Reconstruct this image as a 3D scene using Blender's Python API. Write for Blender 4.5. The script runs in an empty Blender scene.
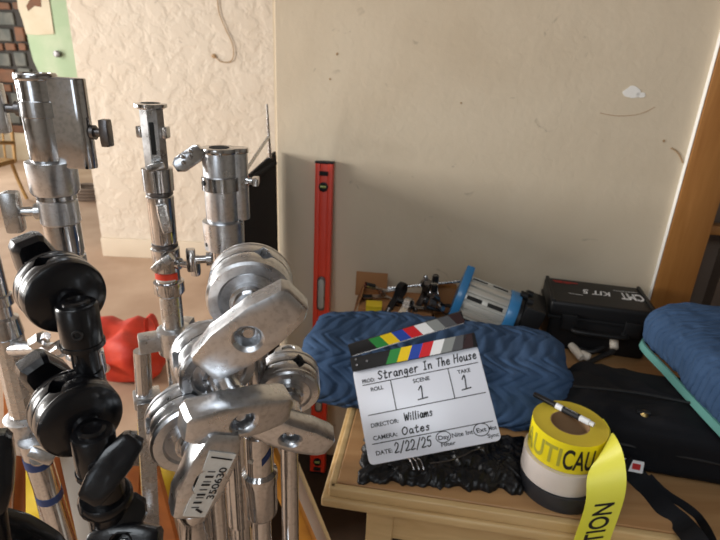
import bpy, bmesh, math, random
from mathutils import Vector, Matrix, noise
random.seed(7)
S = bpy.context.scene
C = S.collection
PI = math.pi

# ------------------------------------------------------------------ camera
F = 520.0                                   # focal length in pixels of a 720x540 frame
EYE = Vector((0, 0, 1.56))
_n = Vector((58, 1300, 520)).normalized()   # world up in camera axes (verticals converge below the picture)
_f = Vector((0, 0, -1)); _y = (_f - _n * _f.dot(_n)).normalized(); _x = _y.cross(_n)
RC = Matrix((_x, _y, _n))                   # camera axes -> world axes
cam_d = bpy.data.cameras.new('camera'); cam = bpy.data.objects.new('camera', cam_d); C.objects.link(cam)
cam.matrix_world = Matrix.Translation(EYE) @ RC.to_4x4()
cam_d.sensor_fit = 'HORIZONTAL'; cam_d.sensor_width = 36.0; cam_d.lens = 36.0 * F / 720
cam_d.clip_start = .01; cam_d.clip_end = 60
cam_d.dof.use_dof = True; cam_d.dof.focus_distance = .50; cam_d.dof.aperture_fstop = 13
S.camera = cam

def ray(px, py): return RC @ Vector(((px - 360) / F, -(py - 270) / F, -1.0))
def P(px, py, z): return EYE + ray(px, py) * z                 # point at camera depth z
def on(px, py, h):                                             # point of the sight line at height h
    r = ray(px, py); return EYE + r * ((h - EYE.z) / r.z)
def dep(p): return -(RC.transposed() @ (p - EYE)).z
def at_y(px, py, y):
    r = ray(px, py); return EYE + r * (y / r.y)

# ------------------------------------------------------------------ world, lights, exposure
S.view_settings.view_transform = 'Standard'; S.view_settings.look = 'None'
S.view_settings.gamma = 1; S.view_settings.use_curve_mapping = False
S.view_settings.exposure = -.25
W = bpy.data.worlds.new('world'); S.world = W; W.use_nodes = True
W.node_tree.nodes['Background'].inputs[0].default_value = (.78, .87, 1, 1)
W.node_tree.nodes['Background'].inputs[1].default_value = 1.0
def area(name, loc, target, sx, sy, power, col):
    l = bpy.data.lights.new(name, 'AREA'); l.shape = 'RECTANGLE'; l.size = sx; l.size_y = sy
    l.energy = power; l.color = col
    o = bpy.data.objects.new(name, l); C.objects.link(o); o.location = loc
    o.rotation_euler = (Vector(target) - Vector(loc)).to_track_quat('-Z', 'Y').to_euler(); return o
area('daylight_side_window', (-5.4, .35, 1.95), (0, .9, 1.5), 1.5, 1.3, 375, (1, .97, .92))
area('daylight_rear_window', (-1.2, -3.9, 2.05), (-1.1, 0, 1.8), 1.5, 1.3, 12, (.84, .92, 1))
area('added_overhead_light', (-.55, -1.3, 2.99), (-.55, -1.3, 0), 1.7, 1.3, 46, (.88, .95, 1))  # unseen source, added so slate and levers get more cool light than the wall
area('daylight_side_door', (-5.4, 3.1, 1.4), (0, 3.2, .9), 1.7, 2.3, 112, (1, .97, .93))
area('daylight_far_window', (-5.4, 6.2, 1.6), (0, 6.4, 1.0), 1.6, 1.8, 90, (1, .96, .9))

# ------------------------------------------------------------------ materials
def mat(name, col, rough=.5, metal=0, bump=0, bscale=40, var=None, vscale=6, coat=0, detail=4, spec=.5, bdist=.004, stretch=None, sheen=0, alpha=None):
    m = bpy.data.materials.new(name); m.use_nodes = True
    nt = m.node_tree; b = nt.nodes['Principled BSDF']
    b.inputs['Base Color'].default_value = (*col, 1); b.inputs['Roughness'].default_value = rough
    b.inputs['Metallic'].default_value = metal; b.inputs['Coat Weight'].default_value = coat
    b.inputs['Specular IOR Level'].default_value = spec; b.inputs['Sheen Weight'].default_value = sheen
    tc = nt.nodes.new('ShaderNodeTexCoord'); mp = nt.nodes.new('ShaderNodeMapping')
    nt.links.new(tc.outputs['Object'], mp.inputs[0])
    if stretch: mp.inputs['Scale'].default_value = stretch
    if var:
        nz = nt.nodes.new('ShaderNodeTexNoise'); nz.inputs['Scale'].default_value = vscale; nz.inputs['Detail'].default_value = detail
        cr = nt.nodes.new('ShaderNodeValToRGB'); cr.color_ramp.elements[0].color = (*col, 1); cr.color_ramp.elements[1].color = (*var, 1)
        cr.color_ramp.elements[0].position = .38; cr.color_ramp.elements[1].position = .68
        nt.links.new(mp.outputs[0], nz.inputs[0]); nt.links.new(nz.outputs[0], cr.inputs[0]); nt.links.new(cr.outputs[0], b.inputs['Base Color'])
    if bump:
        nz = nt.nodes.new('ShaderNodeTexNoise'); nz.inputs['Scale'].default_value = bscale; nz.inputs['Detail'].default_value = 5
        bp = nt.nodes.new('ShaderNodeBump'); bp.inputs['Strength'].default_value = bump; bp.inputs['Distance'].default_value = bdist
        nt.links.new(mp.outputs[0], nz.inputs[0]); nt.links.new(nz.outputs[0], bp.inputs['Height']); nt.links.new(bp.outputs[0], b.inputs['Normal'])
    return m

def metal_mat(name, col, r0, r1, scratch=.15):
    m = mat(name, col, r0, 1); nt = m.node_tree; b = nt.nodes['Principled BSDF']
    tc = nt.nodes.new('ShaderNodeTexCoord')
    nz = nt.nodes.new('ShaderNodeTexNoise'); nz.inputs['Scale'].default_value = 60; nz.inputs['Detail'].default_value = 6
    mr = nt.nodes.new('ShaderNodeMapRange'); mr.inputs[1].default_value = .35; mr.inputs[2].default_value = .7
    mr.inputs[3].default_value = r0; mr.inputs[4].default_value = r1
    nt.links.new(tc.outputs['Object'], nz.inputs[0]); nt.links.new(nz.outputs[0], mr.inputs[0]); nt.links.new(mr.outputs[0], b.inputs['Roughness'])
    n2 = nt.nodes.new('ShaderNodeTexNoise'); n2.inputs['Scale'].default_value = 220; n2.inputs['Detail'].default_value = 3
    cr = nt.nodes.new('ShaderNodeValToRGB'); cr.color_ramp.elements[0].position = .28; cr.color_ramp.elements[1].position = .52
    cr.color_ramp.elements[0].color = (*[c * .78 for c in col], 1); cr.color_ramp.elements[1].color = (*col, 1)
    nt.links.new(tc.outputs['Object'], n2.inputs[0]); nt.links.new(n2.outputs[0], cr.inputs[0]); nt.links.new(cr.outputs[0], b.inputs['Base Color'])
    bp = nt.nodes.new('ShaderNodeBump'); bp.inputs['Strength'].default_value = scratch; bp.inputs['Distance'].default_value = .0012
    nt.links.new(nz.outputs[0], bp.inputs['Height']); nt.links.new(bp.outputs[0], b.inputs['Normal'])
    return m

M = {}
M['chrome'] = metal_mat('worn_chrome', (.60, .60, .61), .10, .24, .08)
M['alu'] = metal_mat('cast_aluminium', (.66, .67, .69), .26, .40, .12)
M['steel'] = metal_mat('brushed_steel', (.58, .58, .58), .2, .36, .1)
M['darksteel'] = metal_mat('dark_steel', (.20, .19, .19), .25, .45)
M['blackmetal'] = mat('black_enamel', (.005, .005, .006), .26, 0, .2, 90, coat=.15, spec=.4, bdist=.002)
M['blackrubber'] = mat('black_rubber', (.012, .012, .013), .5, 0, .1, 80)
M['hole'] = mat('dark_hollow', (.01, .01, .01), .8)
M['blackplastic'] = mat('black_plastic', (.009, .009, .010), .45, 0, .15, 180, spec=.3, bdist=.001)
M['blackcloth'] = mat('black_nylon', (.008, .0085, .011), .8, 0, .5, 260, spec=.2, bdist=.001)
M['flagcloth'] = mat('black_duvetyne', (.006, .006, .008), .95, 0, .3, 200)
M['trash'] = mat('black_plastic_film', (.007, .007, .008), .36, 0, .6, 45, bdist=.004, spec=.35)
M['blue'] = mat('blue_quilt_cloth', (.036, .070, .140), .9, 0, .35, 160, var=(.050, .092, .175), vscale=5, bdist=.0015, spec=.15)
M['teal'] = mat('teal_binding', (.10, .28, .25), .85)
M['red'] = mat('red_cordura', (.45, .022, .008), .65, 0, .5, 30, var=(.60, .045, .014), vscale=9)
M['redlevel'] = mat('red_enamel', (.70, .045, .018), .4, var=(.78, .06, .025), vscale=4)
M['yellowbag'] = mat('yellow_vinyl', (.75, .50, .03), .45, 0, .4, 14, var=(.85, .62, .06))
M['orange'] = mat('orange_painted_bar', (.42, .12, .02), .45, var=(.30, .08, .015), vscale=12)
M['amber'] = mat('amber_painted_bar', (.62, .26, .02), .45, var=(.5, .19, .015), vscale=12)
M['grayplate'] = mat('grey_zinc_bar', (.42, .41, .38), .5, .5, .1, 40, var=(.5, .49, .46))
M['white'] = mat('white_plastic', (.78, .79, .82), .35)
M['board'] = mat('white_acrylic_board', (.74, .76, .84), .25, var=(.78, .80, .86), vscale=2)
M['ink'] = mat('black_ink', (.008, .008, .01), .6)
M['greyink'] = mat('faint_grey_ink', (.40, .37, .04), .6)
M['rubber_white'] = mat('cream_connector', (.72, .64, .54), .5)
M['caution'] = mat('caution_yellow', (.90, .76, .010), .42, 0, .12, 30, var=(.80, .65, .012), vscale=4)
M['cautiontail'] = mat('caution_tail_film', (.80, .76, .05), .4, 0, .15, 20, var=(.84, .80, .10), vscale=6)
M['core'] = mat('cardboard_core', (.34, .20, .10), .9)
M['edgetape'] = mat('wound_tape_edge', (.66, .50, .04), .7, 0, .5, 90, bdist=.001)
M['whitetape'] = mat('white_cloth_tape', (.78, .70, .64), .8, 0, .5, 22, var=(.70, .62, .56), vscale=9)
M['greytape'] = mat('dark_grey_tape', (.030, .031, .036), .35, 0, .05, 60, spec=.4)
for k, c in dict(sgreen=(.03, .25, .05), yellow=(.85, .58, .01), sblue=(.02, .06, .36), sred=(.60, .015, .02), swhite=(.8, .8, .8), grey=(.24, .25, .24), dgrey=(.08, .08, .085), brown=(.030, .012, .012)).items():
    M[k] = mat('stripe_' + k, c, .5, spec=.2)
M['stick'] = mat('black_stained_stick', (.010, .009, .009), .5, spec=.25)
M['fixblue'] = mat('blue_lamp_enamel', (.035, .19, .42), .35, coat=.2)
M['fixsilver'] = mat('lamp_silver', (.55, .53, .48), .42, .35)
M['cardboard'] = mat('tan_card', (.38, .18, .07), .8, var=(.32, .14, .05))
M['yellow_paint'] = mat('yellow_label', (.80, .60, .02), .5)
M['navy'] = mat('navy_ink', (.02, .05, .22), .5)
M['redink'] = mat('red_ink', (.5, .02, .02), .5)
M['bluetape'] = mat('blue_tape', (.010, .035, .13), .5)
M['brass'] = metal_mat('brass', (.55, .40, .16), .25, .4)
M['glass_vial'] = mat('vial_liquid', (.35, .42, .12), .1, coat=1)
M['sticker'] = mat('worn_paper_sticker', (.66, .63, .57), .6, var=(.55, .50, .43), vscale=60)

def wood_mat(name, c0, c1, rough=.45, scale=(1.2, 14, 14), coat=.0, rot=0):
    m = bpy.data.materials.new(name); m.use_nodes = True; nt = m.node_tree; b = nt.nodes['Principled BSDF']
    tc = nt.nodes.new('ShaderNodeTexCoord'); mp = nt.nodes.new('ShaderNodeMapping'); mp.inputs['Scale'].default_value = scale
    mp.inputs['Rotation'].default_value = (0, 0, rot)
    nz = nt.nodes.new('ShaderNodeTexNoise'); nz.inputs['Scale'].default_value = 3; nz.inputs['Detail'].default_value = 8; nz.inputs['Distortion'].default_value = .8
    cr = nt.nodes.new('ShaderNodeValToRGB'); cr.color_ramp.elements[0].color = (*c0, 1); cr.color_ramp.elements[1].color = (*c1, 1)
    cr.color_ramp.elements[0].position = .3; cr.color_ramp.elements[1].position = .72
    nt.links.new(tc.outputs['Object'], mp.inputs[0]); nt.links.new(mp.outputs[0], nz.inputs[0]); nt.links.new(nz.outputs[0], cr.inputs[0])
    nt.links.new(cr.outputs[0], b.inputs['Base Color'])
    bp = nt.nodes.new('ShaderNodeBump'); bp.inputs['Strength'].default_value = .15; bp.inputs['Distance'].default_value = .002
    nt.links.new(nz.outputs[0], bp.inputs['Height']); nt.links.new(bp.outputs[0], b.inputs['Normal'])
    b.inputs['Roughness'].default_value = rough; b.inputs['Coat Weight'].default_value = coat
    return m
M['tabletop'] = wood_mat('tan_table_wood', (.36, .185, .075), (.44, .25, .11), .45, rot=math.radians(8))
M['tablewood'] = wood_mat('pale_pine', (.52, .34, .15), (.64, .45, .22), .45, rot=math.radians(8))
M['jamb'] = wood_mat('orange_varnished_wood', (.30, .12, .028), (.43, .195, .055), .35, scale=(10, 10, .8), coat=.3)
M['chairwood'] = wood_mat('honey_wood', (.45, .26, .09), (.55, .34, .13), .5)

def plaster(name, base, stain, bump, kind):
    m = bpy.data.materials.new(name); m.use_nodes = True; nt = m.node_tree; b = nt.nodes['Principled BSDF']
    b.inputs['Roughness'].default_value = .75
    tc = nt.nodes.new('ShaderNodeTexCoord')
    def nz(scale, detail=5, dist=0):
        n = nt.nodes.new('ShaderNodeTexNoise'); n.inputs['Scale'].default_value = scale; n.inputs['Detail'].default_value = detail; n.inputs['Distortion'].default_value = dist
        nt.links.new(tc.outputs['Object'], n.inputs[0]); return n
    cr = nt.nodes.new('ShaderNodeValToRGB'); cr.color_ramp.elements[0].color = (*stain, 1); cr.color_ramp.elements[1].color = (*base, 1)
    cr.color_ramp.elements[0].position = .28; cr.color_ramp.elements[1].position = .56
    nt.links.new(nz(1.6, 8, .8).outputs[0], cr.inputs[0])
    # small scuffs and pock marks
    sp = nt.nodes.new('ShaderNodeValToRGB'); sp.color_ramp.elements[0].position = .70; sp.color_ramp.elements[1].position = .76
    sp.color_ramp.elements[0].color = (0, 0, 0, 1); sp.color_ramp.elements[1].color = (.55, .55, .55, 1)
    nt.links.new(nz(13, 3, 1.5).outputs[0], sp.inputs[0])
    mx = nt.nodes.new('ShaderNodeMix'); mx.data_type = 'RGBA'; mx.inputs[7].default_value = (*[c * .62 for c in stain], 1)
    nt.links.new(sp.outputs[0], mx.inputs[0]); nt.links.new(cr.outputs[0], mx.inputs[6]); nt.links.new(mx.outputs[2], b.inputs['Base Color'])
    bp = nt.nodes.new('ShaderNodeBump'); bp.inputs['Strength'].default_value = bump; bp.inputs['Distance'].default_value = .02
    mm = nt.nodes.new('ShaderNodeMath'); mm.operation = 'ADD'
    if kind == 'trowel':
        a = nz(9, 4, .3); r = nt.nodes.new('ShaderNodeValToRGB'); r.color_ramp.elements[0].position = .42; r.color_ramp.elements[1].position = .56
        nt.links.new(a.outputs[0], r.inputs[0]); nt.links.new(r.outputs[0], mm.inputs[0])
        d = nt.nodes.new('ShaderNodeMath'); d.operation = 'MULTIPLY'; d.inputs[1].default_value = .55
        nt.links.new(nz(26, 5, .3).outputs[0], d.inputs[0]); nt.links.new(d.outputs[0], mm.inputs[1])
    else:
        nt.links.new(nz(4, 3).outputs[0], mm.inputs[0])
        d = nt.nodes.new('ShaderNodeMath'); d.operation = 'MULTIPLY'; d.inputs[1].default_value = .22
        nt.links.new(nz(38, 5, .6).outputs[0], d.inputs[0]); nt.links.new(d.outputs[0], mm.inputs[1])
    nt.links.new(mm.outputs[0], bp.inputs['Height']); nt.links.new(bp.outputs[0], b.inputs['Normal'])
    return m
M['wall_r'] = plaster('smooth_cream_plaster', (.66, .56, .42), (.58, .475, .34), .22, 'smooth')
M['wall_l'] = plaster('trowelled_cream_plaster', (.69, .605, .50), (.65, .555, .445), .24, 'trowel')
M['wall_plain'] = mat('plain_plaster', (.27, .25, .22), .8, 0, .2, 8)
M['ceil'] = mat('ceiling_plaster', (.26, .25, .24), .8)
M['chip'] = mat('bare_white_plaster', (.86, .84, .80), .8)
M['stain'] = mat('brown_stain', (.40, .26, .14), .8)
M['base'] = mat('cream_painted_board', (.66, .56, .43), .6, var=(.60, .50, .38), vscale=3)
M['floor'] = mat('dusty_clay_floor', (.38, .25, .165), .75, 0, .35, 14, var=(.52, .37, .26), vscale=1.7, detail=9)
M['green'] = mat('pale_green_plaster', (.36, .46, .29), .85, 0, .4, 9, var=(.46, .52, .36), vscale=3)
M['creamp'] = mat('old_cream_plaster', (.62, .54, .40), .85, 0, .4, 9, var=(.52, .42, .28), vscale=3)
M['stone_g'] = mat('grey_block', (.10, .105, .095), .9, 0, .6, 12, var=(.17, .165, .14), vscale=7)
M['stone_o'] = mat('rust_brick', (.20, .09, .05), .9, 0, .6, 12, var=(.14, .08, .05), vscale=7)
M['mortar'] = mat('dark_mortar', (.05, .045, .04), .95)
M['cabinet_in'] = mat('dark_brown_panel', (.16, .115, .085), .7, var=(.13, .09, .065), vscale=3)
M['floorfar'] = M['floor']

# ------------------------------------------------------------------ mesh helpers
ORG = {}
def _finish(bm, angle=38):
    bmesh.ops.recalc_face_normals(bm, faces=bm.faces)
    for f in bm.faces: f.smooth = True
    for e in bm.edges:
        if len(e.link_faces) == 2 and e.calc_face_angle(0) > math.radians(angle): e.smooth = False
def obj(name, bm, m, parent=None, origin=None, keep=False, angle=38):
    if not keep: _finish(bm, angle)
    if parent is not None: org = ORG[parent.name]
    elif origin is not None: org = Vector(origin)
    else:
        xs = [v.co for v in bm.verts]
        org = Vector(((min(v.x for v in xs) + max(v.x for v in xs)) / 2, (min(v.y for v in xs) + max(v.y for v in xs)) / 2, min(v.z for v in xs)))
    for v in bm.verts: v.co -= org
    me = bpy.data.meshes.new(name); bm.to_mesh(me); bm.free()
    me.materials.append(M[m] if isinstance(m, str) else m)
    o = bpy.data.objects.new(name, me); C.objects.link(o)
    ORG[o.name] = org
    if parent is not None: o.parent = parent
    else: o.location = org
    return o
def thing(name, label, cat, loc, group=None):
    o = bpy.data.objects.new(name, None); C.objects.link(o); o.location = loc; o.empty_display_size = .05
    ORG[o.name] = Vector(loc); return tag(o, label, cat, group)
def tag(o, label, cat, group=None, kind=None):
    if label: o['label'] = label
    if cat: o['category'] = cat
    if group: o['group'] = group
    if kind: o['kind'] = kind
    return o
def struct(name, bm, m, label=None, parent=None):
    o = obj(name, bm, m, parent)
    o['kind'] = 'structure'
    if label: o['label'] = label
    return o
def frame(o, x, y, z):                         # matrix from origin and axes
    return Matrix(((x[0], y[0], z[0], o[0]), (x[1], y[1], z[1], o[1]), (x[2], y[2], z[2], o[2]), (0, 0, 0, 1)))
def axframe(o, z, xh=None):                    # frame whose Z runs along z
    z = Vector(z).normalized(); xh = Vector(xh) if xh else (Vector((1, 0, 0)) if abs(z.x) < .9 else Vector((0, 1, 0)))
    x = (xh - z * xh.dot(z)).normalized(); y = z.cross(x)
    return frame(o, x, y, z)
def lathe(bm, prof, mtx=None, seg=32, cap0=True, cap1=True):
    mtx = mtx or Matrix(); rings = []
    for r, z in prof:
        rings.append([bm.verts.new(mtx @ Vector((r * math.cos(2 * PI * k / seg), r * math.sin(2 * PI * k / seg), z))) for k in range(seg)])
    for a, b in zip(rings, rings[1:]):
        for k in range(seg): bm.faces.new((a[k], a[(k + 1) % seg], b[(k + 1) % seg], b[k]))
    if cap0: bm.faces.new(rings[0][::-1])
    if cap1: bm.faces.new(rings[-1])
    return bm
def box(bm, mtx, sx, sy, sz, bev=0, seg=2):    # centred box
    b2 = bmesh.new(); bmesh.ops.create_cube(b2, size=1)
    for v in b2.verts: v.co = Vector((v.co.x * sx, v.co.y * sy, v.co.z * sz))
    if bev: bmesh.ops.bevel(b2, geom=list(b2.edges), offset=bev, segments=seg, profile=.6, affect='EDGES')
    return merge(bm, b2, mtx)
def merge(bm, b2, mtx=None):
    mp = {}
    for v in b2.verts: mp[v] = bm.verts.new((mtx @ v.co) if mtx else v.co)
    for f in b2.faces:
        try: bm.faces.new([mp[v] for v in f.verts])
        except ValueError: pass
    b2.free(); return bm
def prism(bm, poly, h, mtx, bev=0, seg=2):     # polygon in XY extruded from -h/2 to h/2
    b2 = bmesh.new()
    lo = [b2.verts.new((x, y, -h / 2)) for x, y in poly]; hi = [b2.verts.new((x, y, h / 2)) for x, y in poly]
    n = len(poly); b2.faces.new(lo[::-1]); b2.faces.new(hi)
    for k in range(n): b2.faces.new((lo[k], lo[(k + 1) % n], hi[(k + 1) % n], hi[k]))
    if bev:
        es = [e for e in b2.edges if any(len(f.verts) > 4 or f.calc_area() > 0 and abs(f.normal.z) > .5 for f in e.link_faces)]
        b2.normal_update(); es = [e for e in b2.edges if any(abs(f.normal.z) > .9 for f in e.link_faces)]
        bmesh.ops.bevel(b2, geom=es, offset=bev, segments=seg, profile=.6, affect='EDGES')
    return merge(bm, b2, mtx)
def smooth_path(pts, n=8):
    pts = [Vector(p) for p in pts]; out = []
    for i in range(len(pts) - 1):
        p0 = pts[max(i - 1, 0)]; p1 = pts[i]; p2 = pts[i + 1]; p3 = pts[min(i + 2, len(pts) - 1)]
        for k in range(n):
            t = k / n
            out.append(.5 * ((2 * p1) + (p2 - p0) * t + (2 * p0 - 5 * p1 + 4 * p2 - p3) * t * t + (3 * p1 - p0 - 3 * p2 + p3) * t ** 3))
    out.append(pts[-1]); return out
def tube(bm, pts, r, seg=12, cap=True):
    pts = [Vector(p) for p in pts]; rings = []
    up = None
    for i, p in enumerate(pts):
        d = (pts[min(i + 1, len(pts) - 1)] - pts[max(i - 1, 0)]).normalized()
        if up is None: up = d.orthogonal().normalized()
        up = (up - d * up.dot(d)).normalized(); s = d.cross(up)
        rr = r[i] if isinstance(r, (list, tuple)) else r
        rings.append([bm.verts.new(p + (up * math.cos(2 * PI * k / seg) + s * math.sin(2 * PI * k / seg)) * rr) for k in range(seg)])
    for a, b in zip(rings, rings[1:]):
        for k in range(seg): bm.faces.new((a[k], a[(k + 1) % seg], b[(k + 1) % seg], b[k]))
    if cap: bm.faces.new(rings[0][::-1]); bm.faces.new(rings[-1])
    return bm
def ribbon(bm, pts, width_dirs, th=.002):      # flat strap: points, half-width vectors, thickness along the normal
    pts = [Vector(p) for p in pts]; rows = []
    for i, p in enumerate(pts):
        d = (pts[min(i + 1, len(pts) - 1)] - pts[max(i - 1, 0)]).normalized(); w = Vector(width_dirs[i] if isinstance(width_dirs, list) else width_dirs)
        n = d.cross(w).normalized() * th / 2
        rows.append([bm.verts.new(q) for q in (p - w - n, p + w - n, p + w + n, p - w + n)])
    for a, b in zip(rows, rows[1:]):
        for k in range(4): bm.faces.new((a[k], a[(k + 1) % 4], b[(k + 1) % 4], b[k]))
    bm.faces.new(rows[0][::-1]); bm.faces.new(rows[-1]); return bm
def B(): return bmesh.new()
def text2d(s, size=1.0, bold=0.0, shear=0):
    cu = bpy.data.curves.new('t', 'FONT'); cu.body = s; cu.size = size; cu.offset = bold; cu.shear = shear
    o = bpy.data.objects.new('t', cu); C.objects.link(o)
    dg = bpy.context.evaluated_depsgraph_get(); me = o.evaluated_get(dg).to_mesh()
    b2 = bmesh.new(); b2.from_mesh(me); o.evaluated_get(dg).to_mesh_clear()
    bpy.data.objects.remove(o); bpy.data.curves.remove(cu)
    xs = [v.co.x for v in b2.verts]; ys = [v.co.y for v in b2.verts]
    return b2, (min(xs), max(xs), min(ys), max(ys))
def put_text(bm, s, mtx, x, y, h, w=None, bold=0.0, anchor='l', shear=0):   # cap height h, optional width w
    b2, (x0, x1, y0, y1) = text2d(s, 1, bold, shear)
    k = h / .72; kx = (w / (x1 - x0)) if w else k
    off = 0 if anchor == 'l' else -(x1 - x0) * kx / 2
    for v in b2.verts: v.co = Vector((x + off + (v.co.x - x0) * kx, y + v.co.y * k, 0))
    return merge(bm, b2, mtx)
def stroke(bm, pts, mtx, w):                    # flat pen stroke in the XY plane
    pts = [Vector((p[0], p[1])) for p in pts]
    for a, b in zip(pts, pts[1:]):
        d = b - a
        if d.length < 1e-6: continue
        d.normalize(); n = Vector((-d.y, d.x)) * w / 2; e = d * w * .35
        bm.faces.new([bm.verts.new(mtx @ Vector((q.x, q.y, 0))) for q in (a - e - n, b + e - n, b + e + n, a - e + n)])

# ------------------------------------------------------------------ setting
YW = 3.98                                      # far trowelled wall
T8 = math.radians(8.0)
tx = Vector((math.cos(T8), -math.sin(T8), 0)); ty = Vector((math.sin(T8), math.cos(T8), 0)); tz = Vector((0, 0, 1))
wc = Vector((0, 0, 0)) + Vector((-.08, 1.77, 0))          # a point of the near smooth wall
def on_wall(px, py, off=0):                               # sight line on the near wall plane, off = in front of it
    r = ray(px, py); q = wc - ty * off; return EYE + r * ((q - EYE).dot(ty) / r.dot(ty))
CL = on_wall(275, 200); CR = on_wall(672, 260)
sL = (CL - wc).dot(tx); sR = (CR - wc).dot(tx)
HC = 3.0
def slab(bm, a, b, z0, z1, nrm, th):                      # upright wall between two plan points, thickness th along nrm
    a = Vector((a.x, a.y, 0)); b = Vector((b.x, b.y, 0)); n = Vector(nrm) * th
    lo = [a, b, b + n, a + n]
    v0 = [bm.verts.new((q.x, q.y, z0)) for q in lo]; v1 = [bm.verts.new((q.x, q.y, z1)) for q in lo]
    bm.faces.new(v0[::-1]); bm.faces.new(v1)
    for k in range(4): bm.faces.new((v0[k], v0[(k + 1) % 4], v1[(k + 1) % 4], v1[k]))
b = B(); slab(b, Vector((-5.5, 0, 0)), Vector((4, 0, 0)), 0, 1, (0, 1, 0), 1); b.free()
b = B(); box(b, Matrix.Translation((-.75, 2.2, -.05)), 9.7, 12.6, .1); struct('floor', b, 'floor', 'dusty reddish tan floor')
b = B()                                        # ceiling with an unseen opening added for the overhead light
for x0, x1, y0, y1 in ((-5.6, -1.4, -4.1, 8.5), (.3, 4.1, -4.1, 8.5), (-1.4, .3, -4.1, -1.95), (-1.4, .3, -.65, 8.5)): box(b, Matrix.Translation(((x0 + x1) / 2, (y0 + y1) / 2, HC + .05)), x1 - x0, y1 - y0, .1)
struct('ceiling', b, 'ceil', 'plain ceiling overhead')
# near wall: a slab with a rounded left arris
b = B(); b2 = B(); a0 = wc + tx * sL; a1 = wc + tx * sR
slab(b2, a0, a1, 0, HC, ty, .14)
bmesh.ops.bevel(b2, geom=[e for e in b2.edges if abs((e.verts[0].co - e.verts[1].co).normalized().z) > .9 and ((e.verts[0].co - a0).dot(tx) < .02)], offset=.012, segments=3, affect='EDGES')
merge(b, b2); wall_near = struct('wall_right', b, 'wall_r', 'smooth cream plaster wall behind the table')
# chipped white patch, stains and a nail hole on the near wall
def wall_blob(px, py, rx, ry, m, name, seed):
    bb = B(); q = on_wall(px, py, .0012); n = 26; vs = []
    for k in range(n):
        a = 2 * PI * k / n; r = 1 + .35 * noise.noise(Vector((math.cos(a) * 1.7 + seed, math.sin(a) * 1.7, seed)))
        vs.append(bb.verts.new(q + tx * rx * r * math.cos(a) + tz * ry * r * math.sin(a)))
    f = bb.faces.new(vs); g = bmesh.ops.extrude_face_region(bb, geom=[f])
    for v in [x for x in g['geom'] if isinstance(x, bmesh.types.BMVert)]: v.co += ty * .002
    o = obj(name, bb, m, wall_near); return o
wall_blob(632, 92, .024, .016, 'chip', 'bare_patch', 1.3); wall_blob(641, 95, .014, .007, 'chip', 'bare_patch', 4.1)
wall_blob(664, 141, .0045, .004, 'stain', 'nail_hole', 2.2); wall_blob(337, 54, .004, .004, 'stain', 'nail_hole', 5.2); wall_blob(461, 103, .003, .003, 'stain', 'nail_hole', 8.2)
wall_blob(330, 79, .003, .003, 'stain', 'nail_hole', 9.2)
bb = B(); pts = [on_wall(x, y, .0012) for x, y in ((671, 148), (676, 151), (680, 156), (683, 163))]; tube(bb, smooth_path(pts, 4), .0022, 6); obj('crack', bb, 'stain', wall_near)
bb = B(); pts = [on_wall(x, y, .0002) for x, y in ((600, 113), (618, 116), (640, 114), (655, 107))]; tube(bb, smooth_path(pts, 6), .0007, 6); obj('crack', bb, 'cardboard', wall_near)
# return wall behind the near wall's left end, then the far trowelled wall
rb = a0 + ty * .14
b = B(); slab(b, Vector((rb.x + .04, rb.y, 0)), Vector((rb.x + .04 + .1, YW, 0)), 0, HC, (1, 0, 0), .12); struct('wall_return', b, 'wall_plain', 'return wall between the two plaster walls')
el = at_y(105, 260, YW)
b = B(); slab(b, Vector((el.x, YW, 0)), Vector((4, YW, 0)), 0, HC, (0, 1, 0), .18); wall_left = struct('wall_left', b, 'wall_l', 'rough trowelled cream plaster wall behind the stands')
b = B(); box(b, Matrix.Translation(((el.x + rb.x) / 2 + .1, YW - .012, .078)), rb.x - el.x + .2, .022, .156, .004); struct('baseboard_left', b, 'base', 'cream painted baseboard')
# hanging wire with a brown nail spot on the trowelled wall
wp = [at_y(x, y, YW - .012) for x, y in ((217, -6), (219, 12), (226, 30), (233, 46), (232, 60), (222, 62), (214, 56))]
b = B(); tube(b, smooth_path(wp, 6), .0035, 8); tag(obj('wire', b, M['stain']), 'thin brown hooked wire hanging on the trowelled wall', 'wire')
b = B(); q = at_y(214, 56, YW); lathe(b, [(.012, 0), (.016, .006), (.013, .012), (.004, .016)], axframe(q, (0, -1, 0)), 12); obj('nail_plug', b, 'stain', wall_left)
# outer shell of the room with window openings, behind and beside the camera
def wall_open(name, a, bb_, holes, nrm, label):
    bm_ = B(); d = (bb_ - a); L = d.length; u = d.normalized(); xs = 0
    for (h0, h1, z0, z1) in holes + [(L, L, 0, 0)]:
        slab(bm_, a + u * xs, a + u * h0, 0, HC, nrm, .15) if h0 > xs else None
        if h1 > h0:
            if z0 > 0: slab(bm_, a + u * h0, a + u * h1, 0, z0, nrm, .15)
            slab(bm_, a + u * h0, a + u * h1, z1, HC, nrm, .15)
        xs = h1
    return struct(name, bm_, 'wall_plain', label)
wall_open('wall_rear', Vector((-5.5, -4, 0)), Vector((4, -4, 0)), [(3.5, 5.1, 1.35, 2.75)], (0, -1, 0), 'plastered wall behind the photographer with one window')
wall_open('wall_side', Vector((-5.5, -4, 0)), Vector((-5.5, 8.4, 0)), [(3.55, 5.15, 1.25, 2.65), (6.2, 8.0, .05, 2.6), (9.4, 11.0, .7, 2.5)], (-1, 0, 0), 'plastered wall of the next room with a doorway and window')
b = B(); slab(b, Vector((4, -4, 0)), Vector((4, 8.4, 0)), 0, HC, (1, 0, 0), .15); struct('wall_far_right', b, 'wall_plain', 'plain plaster wall on the right')
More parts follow.
